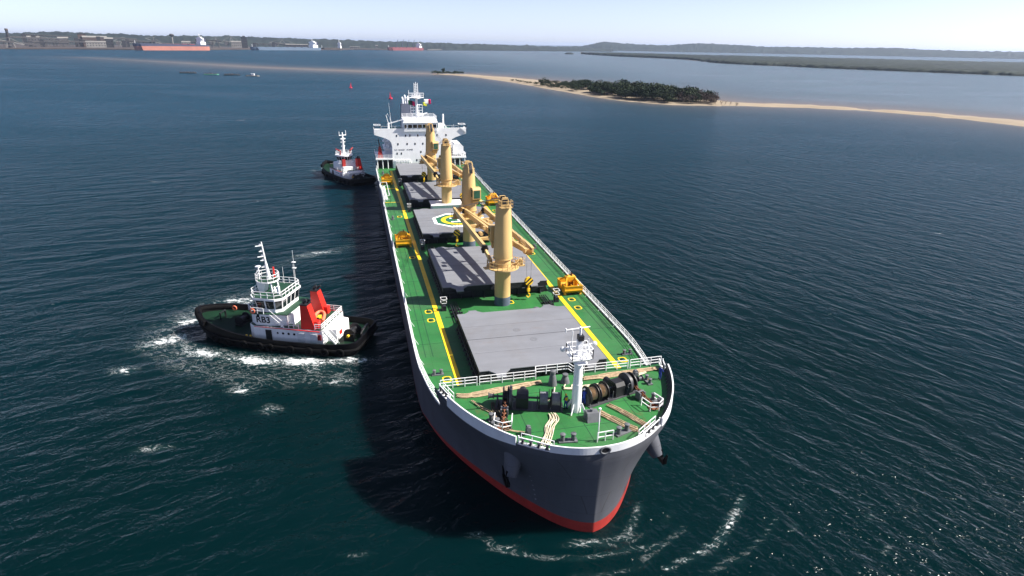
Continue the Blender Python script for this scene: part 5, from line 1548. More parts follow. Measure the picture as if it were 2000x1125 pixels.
        for z_, l_ in ((12.4, .8), (13.5, .7), (14.2, 1.3), (15.0, .6), (16.0, 1.3)):
            xx = mc-.05+(z_-13.1)*.085; q.beam((xx, 0, z_), (xx+.25*l_+.4, .6*l_, z_+.05), .09, .12); q.box(xx+.2, xx+.5, -.15, .15, z_, z_+.18)
        q.tube((mc+1.1, .5, 10.3), (mc+1.1, .5, 12.5), .1); q.box(mc+.8, mc+1.4, .1, .9, 12.4, 12.65); q.box(mc+.9, mc+1.3, .3, .7, 11.7, 11.9); q.box(mc+.9, mc+1.3, .3, .7, 11.1, 11.3)
        q.obj('mast', 'white', T)
        for x_, y_, h_ in ((w0+.3, -2.9, 6.2), (w0+.2, -2.4, 4.0), (w0+.2, 2.5, 2.6), (w0+2.6, -3.2, 3.0)):
            q = MB(); q.tube((x_, y_, 8.35), (x_, y_, 8.35+h_), .035, .02, n=5)
            if h_ > 6: q.box(w0+.0, w0+.6, -3.1, -2.7, 11.4, 11.5); q.box(w0+.0, w0+.6, -3.1, -2.7, 12.4, 12.5)
            q.obj('whip_aerial', 'white', wh_)
        q = MB(); q.lathe([(.28,0),(.28,.3),(.14,.45),(.2,.7),(.05,.9)], (cxw-.3, .6, 8.39), 12); q.box(cxw-1.6, cxw-1.2, 1.2, 1.6, 8.39, 9.7); q.obj('searchlight', 'white', wh_)
        q = MB(); q.tube((mc-.9,-.6,10.35),(mc-.9,-.6,12.2),.14); q.obj('fire_bottle', 'red', mp)
        # stairs from the boat deck to the bridge deck
        q = MB()
        for i in range(8): q.box(u0+2.2-i*.28, u0+2.45-i*.28, 3.3, 4.1, 5.6-i*.3, 5.65-i*.3)
        for y_ in (3.3, 4.1): q.beam((u0+2.4, y_, 5.75), (u0+.1, y_, 3.75), .06, .22); q.beam((u0+2.4, y_, 6.65), (u0+.1, y_, 4.65), .05, .06)
        q.obj('stairway', 'white', T)
        q = MB(); q.prism([(u0-3.2,-2.2),(u0,-2.2),(u0,2.2),(u0-3.2,2.2)], 3.74, 6.0) if False else q.box(u0-1.0, u0, -2.6, 2.6, 3.74, 5.75); q.obj('aft_house', 'white', T)
        w = MB(); w.box(u0-1.06, u0-1.0, -.2, .4, 4.6, 5.3); w.obj('fire_box', 'red', uh)
        fpos = [(12.5-OF, 3.1), (13.7-OF, -2.9)]
    else:
        u0, u1 = 14.5*k, 21*k
        q = MB(); q.prism([(u0,-3.0),(u1-1,-3.4),(u1,-2.4),(u1,2.4),(u1-1,3.4),(u0,3.0)], 3.74, 5.9); uh = q.obj('upper_house', 'white', T)
        q = MB(); wc = (u0+u1)/2-.3
        q.lathe([(2.5, 5.9), (2.5, 6.8), (2.75, 8.2), (3.1, 8.3), (3.1, 8.7), (2.1, 8.9)], (wc, 0, 0), 16); wh_ = q.obj('wheelhouse', 'white', T, smooth=20)
        for i in range(16):
            a0 = 2*math.pi*(i+.12)/16; a1 = 2*math.pi*(i+.88)/16
            c4 = [(wc+2.55*math.cos(a0), 2.55*math.sin(a0), 6.9), (wc+2.55*math.cos(a1), 2.55*math.sin(a1), 6.9), (wc+2.76*math.cos(a1), 2.76*math.sin(a1), 8.05), (wc+2.76*math.cos(a0), 2.76*math.sin(a0), 8.05)]
            c5 = [(wc+(x-wc)*1.015, y*1.015, z) for x, y, z in c4]
            w = MB(); w.add(c4+c5, [(4,5,6,7),(0,3,2,1),(0,1,5,4),(1,2,6,5),(2,3,7,6),(3,0,4,7)]); w.obj('wheelhouse_window', 'glass', wh_)
        q = MB(); q.rail([(wc+2.8*math.cos(2*math.pi*i/12), 2.8*math.sin(2*math.pi*i/12), 8.75) for i in range(12)], h=1.0, step=3, rails=2, r=.05, pr=.06, closed=True); q.obj('railing', 'white', wh_)
        q = MB(); q.tube((wc, 0, 8.8), (wc, 0, 16.4), .5, .2, n=10); q.tube((wc, -1.3, 15.4), (wc, 1.3, 15.4), .12); q.tube((wc,-1.3,15.2),(wc,-1.3,17.0),.1); q.tube((wc,1.2,15.2),(wc,1.2,16.7),.1); q.tube((wc,-.9,13.0),(wc,.9,13.0),.1); q.tube((wc,-.7,11.6),(wc,.7,11.6),.12); q.box(wc-.4,wc+.4,-.9,.9,14.0,14.3)
        q.obj('mast', 'white', T)
        for s in (-1, 1):
            q = MB(); q.tube((wc-1.2, 1.9*s, 8.8), (wc-1.2, 1.9*s, 10.0), .3); q.tube((wc-1.4, 1.8*s, 10.0), (wc-.6, 3.3*s, 10.9), .3, .2); q.obj('fire_monitor', 'dred', T)
        q = MB(); q.box(u0-.9, u0-.3, 1.2, 2.4, 3.74, 7.4); q.obj('exhaust_trunk', 'dred', T)
        q = MB(); q.rail([(u0,-3.0,5.9),(u0,3.0,5.9)], h=1.0, step=.8, rails=3, r=.06, pr=.07); q.box(u0-2.2,u0,-2.6,2.6,3.74,4.9); q.obj('aft_house', 'white', T)
        fpos = [(11.6*k, -3.0)]
    for fx, fy in fpos:
        s = 1 if fy > 0 else -1
        q = MB(); q.frus((fx-1.35, fx+1.05, fy-.8, fy+.8), (fx-.25, fx+.95, fy-.66, fy+.66), 3.74, 7.75 if v == 0 else 7.6); fo2 = q.obj('funnel', 'red', T)
        zt = 7.75 if v == 0 else 7.6
        q = MB(); q.box(fx-.3, fx+1.0, fy-.7, fy+.7, zt-.02, zt+.16)
        for a_, b_ in ((.0, -.3), (.4, .25), (.7, -.2)): q.tube((fx+a_, fy+b_, zt), (fx+a_, fy+b_, zt+.55), .17); q.tube((fx+a_, fy+b_, zt+.5), (fx+a_-.5, fy+b_, zt+.75), .16)
        q.obj('exhaust_pipe', 'black', fo2)
        q = MB(); q.box(fx-1.75, fx-1.1, fy-.5, fy+.5, 3.75, 5.0); q.obj('funnel_locker', 'red', fo2)
    # boat-deck rails, aft stairs, towing gear
    q = MB(); q.rail([(bx0+5.6,4.05,3.74),(bx0+3.9,4.02,3.74)], h=1.0, step=.9, rails=2, r=.04, pr=.05); q.rail([(bx0+1.2,3.95,3.74),(bx0+.1,3.9,3.74),(bx0+.1,-3.9,3.74),(bx0+3,-3.95,3.74)], h=1.0, step=1.2, rails=3, r=.04, pr=.05); q.obj('railing', 'white', T)
    q = MB()
    for i in range(8): q.box(bx0-.25-i*.26, bx0-.0-i*.26, 2.9, 3.8, 3.6-i*.3, 3.65-i*.3)
    for y_ in (2.9, 3.8): q.beam((bx0, y_, 3.74), (bx0-2.2, y_, D+.05), .06, .22); q.beam((bx0, y_, 4.7), (bx0-2.2, y_, D+1.0), .05, .06)
    q.obj('stairway', 'white', T)
    q = MB(); q.prism([(bx0-1.6,-2.6),(bx0,-2.9),(bx0,2.4),(bx0-1.6,2.2)], D, 3.3); q.obj('winch_house', 'white', T)
    q = MB(); q.box(bx0-1.7, bx0-1.6, .3, 1.2, 1.9, 2.6); q.obj('fire_box', 'red', T)
    q = MB(); q.lathe([(.4,-1.3),(1.0,-1.28),(1.0,-1.15),(.55,-1.1),(.55,1.1),(1.0,1.15),(1.0,1.28),(.4,1.3)], (bx0-3.4, .2, D+1.05), 20, 'y'); q.box(bx0-4.3, bx0-2.5, -1.5, -1.2, D, D+1.3); q.box(bx0-4.3, bx0-2.5, 1.5, 1.75, D, D+1.3); tw = q.obj('towing_winch', 'black', T, smooth=35)
    q = MB(); q.lathe([(.22,0),(.22,.5)], (bx0-3.4, 1.75, D+1.05), 14, 'y'); q.obj('winch_hub', 'yel2', tw)
    q = MB(); q.path([(bx0-5.6,-1.6,D),(bx0-5.6,-1.6,D+1.6),(bx0-5.6,-1.2,D+2.0),(bx0-5.6,1.2,D+2.0),(bx0-5.6,1.6,D+1.6),(bx0-5.6,1.6,D)], .2, 8); q.obj('towing_bow', 'black', T, smooth=50)
    for s in (-1, 1):
        q = MB(); q.box(Lt*.60, Lt*.60+1.2, 4.4*s-.25, 4.4*s+.25, dk(.62), dk(.62)+.1); q.lathe([(.16,0),(.16,.6)], (Lt*.60+.25,4.4*s,dk(.62)), 10); q.lathe([(.16,0),(.16,.6)], (Lt*.60+.95,4.4*s,dk(.62)), 10); q.obj('mooring_bitts', 'yel2', T)
    q = MB(); q.lathe([(.3,-1.1),(.8,-1.08),(.8,-1.0),(.42,-.95),(.42,.95),(.8,1.0),(.8,1.08),(.3,1.1)], (Lt*.74, 0, dk(.74)+.85), 18, 'y'); q.box(Lt*.74-.6, Lt*.74+.6, -1.4, 1.4, dk(.74)-.05, dk(.74)+.3); q.obj('anchor_winch', 'black', T, smooth=35)
    q = MB(); q.path([(Lt*.86,-.7,dk(.86)),(Lt*.86,-.7,dk(.86)+1.3),(Lt*.86,.7,dk(.86)+1.3),(Lt*.86,.7,dk(.86))], .16, 8); q.obj('bow_staple', 'black', T)
    return T
TUG1 = tug((-16.55, -21.4, 0), R(-113.3), 30.0, 5.7, 0, 'black and white harbour tug with twin red funnels, lettered RB3, beside the bulk carrier')
TUG2 = tug((-142.0, -18.9, 0), R(-154), 31.0, 5.3, 1, 'smaller black tug with round wheelhouse and fire monitors near the white bridge')
def on_tug(T, p):
    a = T.rotation_euler.z; c, s = math.cos(a), math.sin(a)
    return Vector((T.location.x+p[0]*c-p[1]*s, T.location.y+p[0]*s+p[1]*c, p[2]))
# inflatable on the tug's boat deck
B = thing('inflatable_boat', 'orange inflatable boat with yellow gear on the boat deck of the tug', 'boat', on_tug(TUG1, (8.1, .2, 3.76)), R(-113.3-72))
mb = MB(); mb.path(cat_rom([(-1.7,.75,.5),(-.5,.75,.48),(.9,.72,.55),(1.6,.45,.68),(1.85,0,.75),(1.6,-.45,.68),(.9,-.72,.55),(-.5,-.75,.48),(-1.7,-.75,.5)], 4), .27, 10); mb.obj('tube', 'orange', B, smooth=60)
mb = MB(); mb.box(-1.45,1.3,-.55,.55,.22,.32); mb.box(-1.5,-1.4,-.6,.6,.2,.8); mb.obj('floor', 'letter', B)
mb = MB(); mb.box(-.9,-.3,-.42,.42,.33,.75); mb.box(.1,.8,-.3,.3,.33,.6); mb.obj('gear_bag', 'yel2', B)
mb = MB(); mb.box(-1.85,-1.5,-.2,.2,.35,1.15); mb.obj('outboard_motor', 'black', B)
mb = MB(); mb.box(-1.2,-1.0,-.7,.7,0,.28); mb.box(.8,1.0,-.6,.6,0,.34); mb.obj('cradle', 'bitt', B)
def lifering(T, p, label):
    q = MB(); q.torus((0,0,0), .36, .11, 'y', 18, 8)
    o = q.obj('life_ring', 'orange', smooth=60); o.location = on_tug(T, p); o.rotation_euler = (0, 0, T.rotation_euler.z)
    tag(o, label, 'life ring', 'life rings on the tug')
lifering(TUG1, (25.6, -3.1, 3.0), 'orange life ring hung inside the bow bulwark of the tug lettered RB3')
lifering(TUG1, (17.3, 4.3, 6.3), 'orange life ring on the wheelhouse rail of the tug lettered RB3')

# ------------------------------------------------------------------ far coal harbour
def facing(x, y):
    """angle that turns a thing's long side across the line of sight from the bay"""
    return math.atan2(y-CAM.y, x-CAM.x)+math.pi/2
PZ = 4.0
def gallery(x, y, w, h, rise, label, m='steel'):
    t = thing('conveyor_gallery', label, 'conveyor', (x, y, PZ), facing(x, y), 'coal conveyors of the far harbour')
    z0 = h*(.45 if rise else .85); z1 = h
    g = MB(); g.beam((-w/2, 0, z0), (w/2, 0, z1), 5, 4.5); g.obj('gallery', m, t)
    g = MB(); g.beam((-w/2, 0, z0+2.6), (w/2, 0, z1+2.6), 6, .6); g.obj('roof', 'palesteel', t)
    n = max(3, int(w/26))
    for i in range(n):
        xx = -w/2+w*(i+.5)/n; zz = z0+(z1-z0)*(i+.5)/n
        g = MB(); g.beam((xx-2.5, 0, 0), (xx, 0, zz-2), 1.4, 1.4); g.beam((xx+2.5, 0, 0), (xx, 0, zz-2), 1.4, 1.4); g.obj('trestle', m, t)
    g = MB(); g.box(w/2-7, w/2+7, -6, 6, 0, h+4); g.obj('transfer_tower', 'darksteel', t)
def shed(x, y, w, h, label, m='steel', rm='palesteel'):
    t = thing('harbour_building', label, 'building', (x, y, PZ), facing(x, y), 'buildings of the far harbour')
    g = MB(); g.box(-w/2, w/2, -9, 9, 0, h*.86); g.obj('wall', m, t)
    g = MB(); g.prismx([(-10, h*.86), (10, h*.86), (0, h)], -w/2-1, w/2+1); g.obj('roof', rm, t)
    for i in range(max(2, int(w/9))):
        n = max(2, int(w/9)); xx = -w/2+w*(i+.5)/n
        for zz in (.3, .62):
            g = MB(); g.box(xx-1.6, xx+1.6, 9.0, 9.25, h*zz-1.6, h*zz+1.6); g.box(xx-1.6, xx+1.6, -9.25, -9.0, h*zz-1.6, h*zz+1.6); g.obj('window', 'glass', t)
def tower(x, y, w, h, label, m='brick'):
    t = thing('silo_tower', label, 'tower', (x, y, PZ), facing(x, y), 'towers of the far harbour')
    g = MB(); g.box(-w/2, w/2, -8, 8, 0, h); g.obj('wall', m, t)
    g = MB(); g.box(-w/2-1, w/2+1, -9, 9, h, h+2); g.frus((-w/4, w/4, -5, 5), (-w/5, w/5, -4, 4), h+2, h+7); g.obj('roof', 'darksteel', t)
    for i in range(3):
        g = MB(); g.box(-w/2-.4, w/2+.4, -8.4, 8.4, h*(.25+.25*i), h*(.25+.25*i)+1.2); g.obj('floor_band', 'steel', t)
def loader(x, y, w, h, label, m='palesteel'):
    t = thing('ship_loader', label, 'ship loader', (x, y, PZ), facing(x, y), 'ship loaders on the far quay')
    g = MB()
    for sx in (-1, 1):
        for sy in (-5, 5): g.beam((sx*w*.16, sy, 0), (sx*w*.10, sy*.7, h*.6), 1.8, 1.8)
    g.beam((-w*.16, 0, h*.3), (w*.16, 0, h*.3), 1.5, 1.5); g.obj('portal', m, t)
    g = MB(); g.box(-w*.14, w*.14, -5, 5, h*.58, h*.78); g.obj('machinery_house', 'steel', t)
    g = MB(); g.beam((-w*.5, 0, h*.35), (w*.45, 0, h*.95), 3, 2.6, 2, 2); g.beam((0, 0, h*.75), (-w*.02, 0, h*1.1), 1.6, 1.6); g.tube((0, 0, h*1.1), (-w*.46, 0, h*.42), .5, n=5); g.tube((0, 0, h*1.1), (w*.42, 0, h*.95), .5, n=5); g.obj('boom', m, t)
def stacker(x, y, w, h, label):
    t = thing('stacker_reclaimer', label, 'stacker', (x, y, PZ), facing(x, y), 'stackers in the far coal yard')
    g = MB()
    for sx in (-1, 1): g.beam((sx*w*.25, -5, 0), (0, -2, h*.9), 2, 2); g.beam((sx*w*.25, 5, 0), (0, 2, h*.9), 2, 2)
    g.obj('frame', 'palesteel', t)
    g = MB(); g.beam((-w*.5, 0, h*.42), (w*.5, 0, h*.58), 4, 3); g.obj('boom', 'palesteel', t)
    g = MB(); g.beam((0, 0, h), (-w*.48, 0, h*.5), 1.2, 1.2); g.beam((0, 0, h), (w*.48, 0, h*.62), 1.2, 1.2); g.obj('stay', 'palesteel', t)
    g = MB(); g.box(w*.2, w*.42, -4, 4, h*.2, h*.5); g.obj('counterweight', 'steel', t)
g = thing('boiler_chimney', 'tall dark chimney standing highest at the end of the coal harbour', 'chimney', (-2670, -1199, PZ))
m = MB(); m.lathe([(6, 0), (4.6, 30), (4.3, 60)], n=16); m.obj('shaft', 'darksteel', g, smooth=40)
m = MB(); m.lathe([(5.0, 57), (5.0, 60), (4.6, 63)], n=16); m.obj('cap', 'brick', g)
g = thing('control_tower', 'pale slender control tower with wide head behind the salmon red ship', 'tower', (-3109, -768, PZ))
m = MB(); m.lathe([(3.4, 0), (2.8, 30), (3.2, 48)], n=14); m.obj('shaft', 'palesteel', g, smooth=40)
m = MB(); m.lathe([(3, 46), (9, 50), (9.5, 54), (7, 57), (2, 58)], n=16); m.obj('cabin', 'steel', g)
m = MB(); m.lathe([(9.4, 51), (9.9, 53.4)], n=16); m.obj('window_band', 'glass', g)
loader(-2616, -1174, 79, 30, 'pale ship loader on the quay below the tall chimney')
loader(-2666, -1120, 45, 18, 'small pale ship loader low on the quay, second from the chimney', 'steel')
loader(-3142, -851, 67, 40, 'tall pale loader boom behind the bow of the salmon red ship')
for x, y, w, h, r, lb in [(-2741,-1217,137,22,True,'inclined coal conveyor rising beside the tall chimney'),(-3024,-1254,180,35,False,'long level coal conveyor on trestles behind the small ship loader'),(-3136,-1227,145,38,True,'steep coal conveyor between the grey yard sheds'),(-2969,-1127,162,23,False,'low coal conveyor in front of the brown silo tower'),(-3066,-967,141,38,False,'high trestle conveyor ending near the bow of the salmon red ship'),(-3200,-880,177,29,True,'coal conveyor passing behind the hull of the salmon red ship'),(-3632,-459,86,20,False,'short conveyor behind the bow of the blue grey ship')]:
    gallery(x, y, w, h, r, lb)
for x, y, w, h, lb, mm in [(-3112,-1298,42,40,'tall narrow grey shed in the coal yard near the chimney','steel'),(-3132,-1197,37,38,'grey yard shed beside the steep conveyor','steel'),(-3111,-1069,88,44,'large brown processing building next to the silo tower','brick'),(-2949,-1015,69,25,'low pale shed in front of the brown processing building','palesteel'),(-3009,-985,30,39,'narrow dark shed under the high trestle conveyor','darksteel'),(-3187,-732,36,29,'white shed behind the bridge of the salmon red ship','palesteel'),(-3546,-568,65,32,'pale stepped shed beside the dark tower at the blue grey ship','palesteel'),(-3630,-292,114,21,'long low shed behind the blue grey ship','steel'),(-3772,7,53,12,'low white shed between the white bridge ship and the maroon ship','palesteel'),(-3802,129,12,21,'small white tower house beside the maroon ship','palesteel')]:
    shed(x, y, w, h, lb, mm)
for x, y, w, h, r, lb in [(-2850,-1330,150,30,True,'thin conveyor rising towards the edge of the coal yard behind the chimney'),(-2905,-1165,120,17,False,'low conveyor directly behind the small ship loader'),(-3260,-1300,170,44,False,'high conveyor on the skyline of the coal yard'),(-3020,-1050,110,31,True,'inclined conveyor feeding the brown processing building'),(-3130,-905,120,24,False,'low trestle conveyor behind the navy bow of the salmon red ship'),(-3330,-700,120,27,True,'conveyor climbing towards the white peaked stacker'),(-3480,-690,110,35,False,'level conveyor behind the white shed'),(-3560,-350,100,24,True,'conveyor rising behind the long low shed')]:
    gallery(x, y, w, h, r, lb, 'darksteel')
tower(-3108, -1115, 30, 50, 'dark brown silo tower in the middle of the coal yard')
tower(-3430, -521, 27, 49, 'dark tower at the bow of the blue grey ship', 'darksteel')
stacker(-3510, -664, 67, 49, 'white stacker with peaked frame behind the stern of the salmon red ship')
stacker(-3554, -599, 79, 55, 'larger white stacker beside the dark tower')
stacker(-3796, -378, 135, 45, 'long white stacker behind the blue grey ship')
stacker(-3310, -1020, 76, 42, 'grey white stacker behind the high trestle conveyor')
# jetty of white piles at the end of the quay
t = thing('jetty', 'low white piled jetty beyond the maroon ship', 'jetty', (-3900, 470, 0), math.atan2(203, 203)*1.0)
m = MB(); m.box(-120, 120, -4, 4, 5.0, 6.6); m.obj('jetty_deck', 'palesteel', t)
for i in range(17):
    m = MB(); m.box(-116+14.5*i-1.5, -116+14.5*i+1.5, -3.5, 3.5, -2, 5); m.obj('pile', 'palesteel', t)
t.rotation_euler.z = math.atan2(480-640, -3960+4380)*-1+math.pi*0 if False else math.atan2(-240, 450)+math.pi

def far_ship(bow, stern, fb, beam, mh, mt, label, cranes=0, sup=(.10, .86), sh=24, band=.55, deckm='dred'):
    bow = Vector((*bow, 0)); stern = Vector((*stern, 0)); d = bow-stern; L = d.length
    t = thing('moored_ship', label, 'ship', stern, math.atan2(d.y, d.x), 'ships moored at the far quay')
    pl = [(0,.0),(0,.7),(.03,.92),(.12,1),(.85,1),(.93,.75),(.98,.35),(1.0,0)]
    P = cat_rom([(a*L, b*beam/2, 0) for a, b in pl], 3)
    ring = [(p.x, p.y) for p in P]+[(p.x, -p.y) for p in reversed(P[:-1])][:-1]; N = len(ring)
    def sh_(z0, z1, nm, mm):
        q = MB(); vs = [(x*(1-.02*(1-z/fb)) if x > .9*L else x, y, z*(1+(.18 if z == fb and x > .93*L else 0))) for z in (z0, z1) for x, y in ring]
        q.add(vs, [(j, (j+1) % N, N+(j+1) % N, N+j) for j in range(N)]+[tuple(range(N, 2*N))]); return q.obj(nm, mm, t, smooth=30)
    sh_(-2, fb*band, 'lower_hull', mh); sh_(fb*band, fb, 'upper_hull', mt)
    n = 7
    for i in range(n):
        q = MB(); x0 = L*(.2+.72*i/n); q.box(x0, x0+L*.075, -beam*.3, beam*.3, fb, fb+2.6); q.obj('hatch', deckm, t)
    q = MB(); q.box(L*.05, L*.125, -beam*.42, beam*.42, fb, fb+sh*.38); q.box(L*.07, L*.115, -beam*.40, beam*.40, fb+sh*.38, fb+sh*.76); q.box(L*.08, L*.115, -beam*.5, beam*.5, fb+sh*.76, fb+sh*.88); q.box(L*.085, L*.11, -beam*.3, beam*.3, fb+sh*.88, fb+sh); so = q.obj('superstructure', 'white', t)
    for k in range(5):
        for s in (-1, 1):
            q = MB(); q.box(L*.074, L*.112, beam*.42*s-.1, beam*.42*s+.1, fb+sh*(.1+.12*k), fb+sh*(.1+.12*k)+1.0); q.obj('window_band', 'glass', so)
    q = MB(); q.box(L*.022, L*.042, -3, 3, fb, fb+sh*.85); q.obj('funnel', 'navy', t)
    q = MB(); q.tube((L*.1,0,fb+sh),(L*.1,0,fb+sh+11),1.0); q.tube((L*.1,-4,fb+sh+6),(L*.1,4,fb+sh+6),.6); q.obj('radar_mast', 'white', t)
    q = MB(); q.tube((L*.965,0,fb),(L*.965,0,fb+14),1.0,.6); q.obj('foremast', 'white', t)
    for i in range(cranes):
        xx = L*(.26+.16*i)
        q = MB(); q.tube((xx,0,fb),(xx,0,fb+19),2.2); cp = q.obj('crane_post', 'navy', t)
        q = MB(); q.beam((xx,0,fb+15),(xx-11,3,fb+42),2.4,2.4,1.6,1.6); q.obj('crane_jib', 'navy', cp)
    return t
far_ship((-2700,-812), (-2868,-584), 21, 46, 'salmon', 'navy', 'long salmon red ship with navy upper hull and white bridge at the coal quay', sh=30, band=.72)
far_ship((-3080,-452), (-3292,-165), 11.5, 44, 'bluehull', 'bluehull', 'faded blue grey ship with tall white bridge at the coal quay', sh=30, deckm='bluehull')
far_ship((-3420,-160), (-3490,-62), 9, 26, 'quay', 'quay', 'short brown hulled ship with bulky white bridge beside the long low shed', sh=30, deckm='steel')
far_ship((-3620,178), (-3826,386), 14, 34, 'maroon', 'maroon', 'maroon ship with four raised crane jibs at the end of the quay', cranes=4, sh=24, deckm='maroon')

# buoys, pontoons
def buoy(x, y, lean, label):
    t = thing('channel_buoy', label, 'buoy', (x, y, 0), 0, 'red channel buoys')
    t.rotation_euler = (R(lean), 0, 0)
    m = MB(); m.lathe([(.6,-1.2),(1.5,-.6),(1.7,.2),(1.6,.8),(1.1,1.1)], n=18); m.obj('float', 'buoy', t, smooth=40)
    m = MB()
    for k in range(4):
        a = math.pi/4+math.pi/2*k; m.beam((1.0*math.cos(a),1.0*math.sin(a),1.0),(.35*math.cos(a),.35*math.sin(a),4.6),.22,.22)
    m.frus((-.75,.75,-.75,.75),(-.45,.45,-.45,.45),1.6,3.6); m.obj('tower', 'buoy', t)
    m = MB(); m.lathe([(.45,4.5),(.45,4.8),(.18,4.9),(.18,5.6)], n=12); m.obj('lantern', 'dred', t)
buoy(-498, 10.8, 3, 'red channel buoy just beyond the whip aerial of the bulk carrier')
buoy(-635, -22.8, -4, 'red channel buoy farther out, nearer the open bay and pontoons')
def pontoon(x, y, L, m, label, house=False, rz=0.6):
    t = thing('work_pontoon', label, 'pontoon', (x, y, 0), rz, 'work pontoons off the sandbar')
    q = MB(); q.prism([(-L/2,-2.4),(L/2-2,-2.4),(L/2,-1),(L/2,1),(L/2-2,2.4),(-L/2,2.4)], -.4, 1.1); q.obj('pontoon_hull', m, t)
    q = MB(); q.box(-L/2+.3,L/2-2.3,-2.1,2.1,1.1,1.2); q.obj('pontoon_deck', 'palesteel' if house else 'steel', t)
    q = MB(); q.rail([(-L/2+.4,-2.1,1.2),(L/2-2.4,-2.1,1.2),(L/2-2.4,2.1,1.2),(-L/2+.4,2.1,1.2)],h=1.0,step=2.5,rails=1,r=.06,pr=.08,closed=True); q.obj('railing', 'steel', t)
    if house: q = MB(); q.box(-2,2,-1.4,1.4,1.2,3.4); q.box(-2.3,2.3,-1.7,1.7,3.4,3.55); q.obj('cabin', 'white', t)
    else: q = MB(); q.box(-1,1.5,-.8,.8,1.2,2.2); q.lathe([(.5,0),(.5,1.0)],(-3,0,1.2),10); q.obj('deck_gear', 'bitt', t)
pontoon(-939, -246, 22, 'darksteel', 'dark low work pontoon at the outer end of the row', rz=1.5)
pontoon(-899, -208, 19, 'greenboat', 'green work pontoon off the sandbar', rz=1.45)
pontoon(-888, -180, 20, 'darksteel', 'dark work pontoon between the green one and the white cabin one', rz=1.5)
pontoon(-864, -150, 17, 'palesteel', 'pale work pontoon with white cabin off the sandbar', True, rz=1.4)

# ------------------------------------------------------------------ trees on the sandbar
def leaf_proto(name, seed, n, lobes, leaf, m, sq=.62):
    rg = np.random.default_rng(seed); mb = MB()
    cs = [(rg.normal(0, .30), rg.normal(0, .30), .45+rg.random()*.42, .26+.2*rg.random()) for _ in range(lobes)]
    vs = []; fs = []
    for i in range(n):
        cx, cy, cz, r = cs[i % lobes]
        d = rg.normal(0, 1, 3); d /= np.linalg.norm(d)+1e-9; rr = r*(rg.random()**.4)
        p = Vector((cx+d[0]*rr, cy+d[1]*rr, max(.06, cz+d[2]*rr*sq)))
        a = Vector(rg.normal(0, 1, 3)).normalized(); b = a.cross(Vector(rg.normal(0, 1, 3))).normalized()
        s = leaf*(.6+.8*rg.random()); k = len(vs)
        vs += [p+a*s, p+b*s*.7, p-a*s, p-b*s*.7]; fs.append((k, k+1, k+2, k+3))
    mb.add(vs, fs)
    me = mb.obj(name, m); md = me.data; bpy.data.objects.remove(me); return md
def branch_proto(seed, dead=False, n=6):
    rg = random.Random(seed); mb = MB()
    def grow(p, d, L, r, depth):
        q = p+d*L; mb.tube(p, q, r, r*.6, n=5, cap=False)
        if depth == 0: return
        for k in range(3 if depth > 1 else 4):
            nd = (d+Vector((rg.uniform(-.75,.75), rg.uniform(-.75,.75), rg.uniform(-.1,.55)))).normalized()
            grow(p.lerp(q, rg.uniform(.55, 1.0)), nd, L*rg.uniform(.55,.78), r*.55, depth-1)
    for k in range(1 if not dead else 2):
        grow(Vector((rg.uniform(-.05,.05), rg.uniform(-.05,.05), 0)), Vector((rg.uniform(-.2,.2), rg.uniform(-.2,.2), 1)).normalized(), .34, .022 if not dead else .017, 3)
    o = mb.obj('branches', 'bark'); md = o.data; bpy.data.objects.remove(o); return md
crowns = [leaf_proto('crown', 30+i, 520, 8, .062, 'leaf' if i % 3 else 'leaf2') for i in range(6)]
trunks = [branch_proto(60+i) for i in range(4)]
deads = [branch_proto(80+i, True) for i in range(5)]
for d in deads: d.materials.clear(); d.materials.append(MT['deadwood'])
twigc = [leaf_proto('twigs', 90+i, 260, 7, .05, 'twig') for i in range(3)]
def tree(x, y, h, w, label, group, crown, trunk, z=.5, name='coastal_tree'):
    t = thing(name, label, 'tree', (x, y, z), random.random()*6.28, group)
    o = bpy.data.objects.new('trunk', trunk); col.objects.link(o); o.parent = t; o.scale = (w*1.2, w*1.2, h)
    if crown is not None:
        o = bpy.data.objects.new('crown', crown); col.objects.link(o); o.parent = t; o.scale = (w, w, h)
    return t
NP = cat_rom([(x, y, 0) for x, y in SAND_N[5:13]], 40)
FP = cat_rom([(x, y, 0) for x, y in SAND_F[5:13]], 40)
rt = random.Random(5)
# thicket: denser and taller towards its middle
i0 = min(range(len(NP)), key=lambda i: (NP[i]-Vector((-625,191,0))).length)
i1 = min(range(len(NP)), key=lambda i: (NP[i]-Vector((-415.5,279,0))).length)
cnt = 0
for k in range(176):
    f = (k+rt.random())/176; f = f**.9
    i = i0+(i1-i0)*f; a = NP[int(i)]; b = FP[int(i)]
    depth = .10+.5*rt.random()
    if f > .86: depth = .12+.35*rt.random()
    p = a.lerp(b, depth)
    hh = np.interp(f, [0, .15, .3, .45, .65, .85, 1], [3.0, 4.6, 7.2, 9.2, 10.0, 8.6, 7])*(.75+.4*rt.random())*(.75+.5*min(1, depth*3))
    bare = f > .80 and rt.random() < (f-.76)*5
    tree(p.x, p.y, hh, hh*(.85+.4*rt.random()), 'leafy dark green tree in the thicket on the sandbar' if not bare else 'bare brown twiggy tree at the dying end of the sandbar thicket', 'trees of the sandbar thicket' if not bare else 'bare trees of the sandbar thicket', (twigc[k % 3] if rt.random() < .6 else None) if bare else crowns[k % 6], trunks[k % 4] if not bare else deads[k % 5], .4)
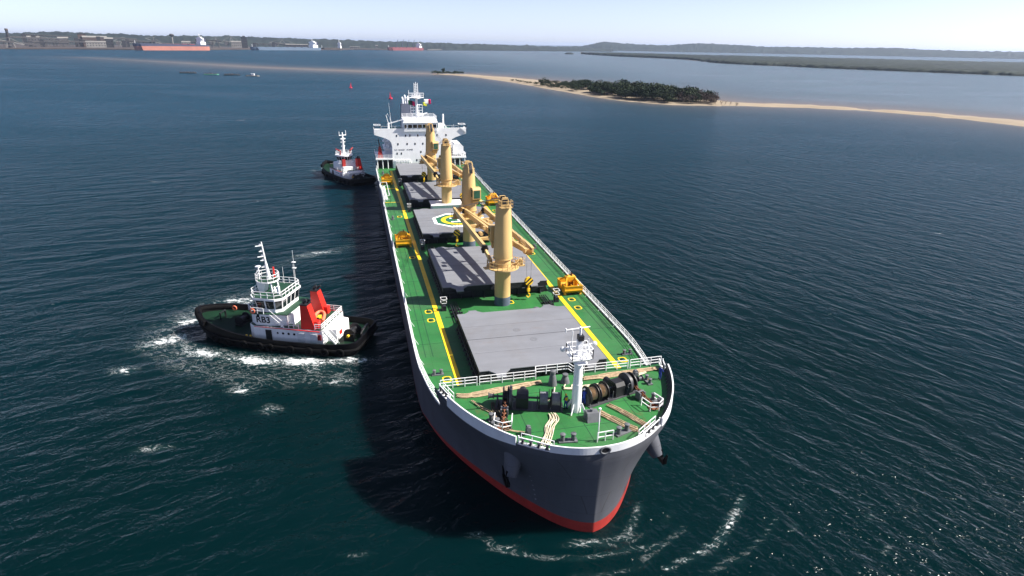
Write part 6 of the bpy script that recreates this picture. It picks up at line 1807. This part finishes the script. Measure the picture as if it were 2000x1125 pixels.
# dead trees standing and leaning on the sand past the thicket
for k in range(9):
    p = Vector((-417+k*1.2, 280+k*2.4, 0)); p.x -= rt.random()*10
    o = tree(p.x, p.y, 7-.45*k+rt.random()*2, 5.5, 'leafless bleached dead tree on the open sand beyond the thicket', 'dead trees on the sandbar', None, deads[k % 5], .3, 'dead_tree')
    o.rotation_euler = (R(rt.uniform(-25, 25)), R(rt.uniform(-25, 25)), rt.random()*6)
# line of low shrubs, lone feathery tree, outer clump
for k in range(16):
    f = k/15; a = Vector((-770+135*f, 183+16*f, 0)); h = 1.6+2.4*rt.random()*(.4+.6*f)
    tree(a.x+rt.uniform(-5, 5), a.y+rt.uniform(0, 9), h, h*1.5, 'low green shrub in the line of scrub leading to the thicket', 'shrubs along the sandbar', crowns[k % 6], trunks[k % 4], .5, 'shrub')
for k in range(3):
    tree(-672+k*3, 199+k*4, 9-1.5*k, 6.5, 'lone feathery dark tree standing above the low scrub', 'feathery trees above the scrub', crowns[k+2], trunks[k], .5)
for k in range(14):
    x, y = -958+rt.uniform(-12, 16), 106+3.4*k; h = 2.6+2.0*rt.random()
    tree(x, y, h, h*1.7, 'dark shrub in the small clump at the outer bend of the sandbar', 'shrubs of the outer clump', crowns[k % 6], trunks[k % 4], .3, 'shrub')
tree(-962, 121, 8.5, 5.5, 'single tree rising from the small clump at the outer bend', None, crowns[1], trunks[1], .3)

# ------------------------------------------------------------------ haze over the bay
hz_m = bpy.data.materials.new('sea_haze'); hz_m.use_nodes = True
nt = hz_m.node_tree; nt.nodes.clear()
pv = nt.nodes.new('ShaderNodeVolumePrincipled'); om = nt.nodes.new('ShaderNodeOutputMaterial')
pv.inputs['Color'].default_value = (0.62, 0.76, 1.0, 1)
pv.inputs['Density'].default_value = HAZE
pv.inputs['Anisotropy'].default_value = 0.3
nt.links.new(pv.outputs[0], om.inputs['Volume'])
mb = MB(); mb.box(-28600, 6600, -24600, 24600, -3.2, 96)
hz_o = mb.obj('haze', hz_m); hz_o['kind'] = 'stuff'; hz_o['label'] = 'thin pale blue sea haze over the whole bay'
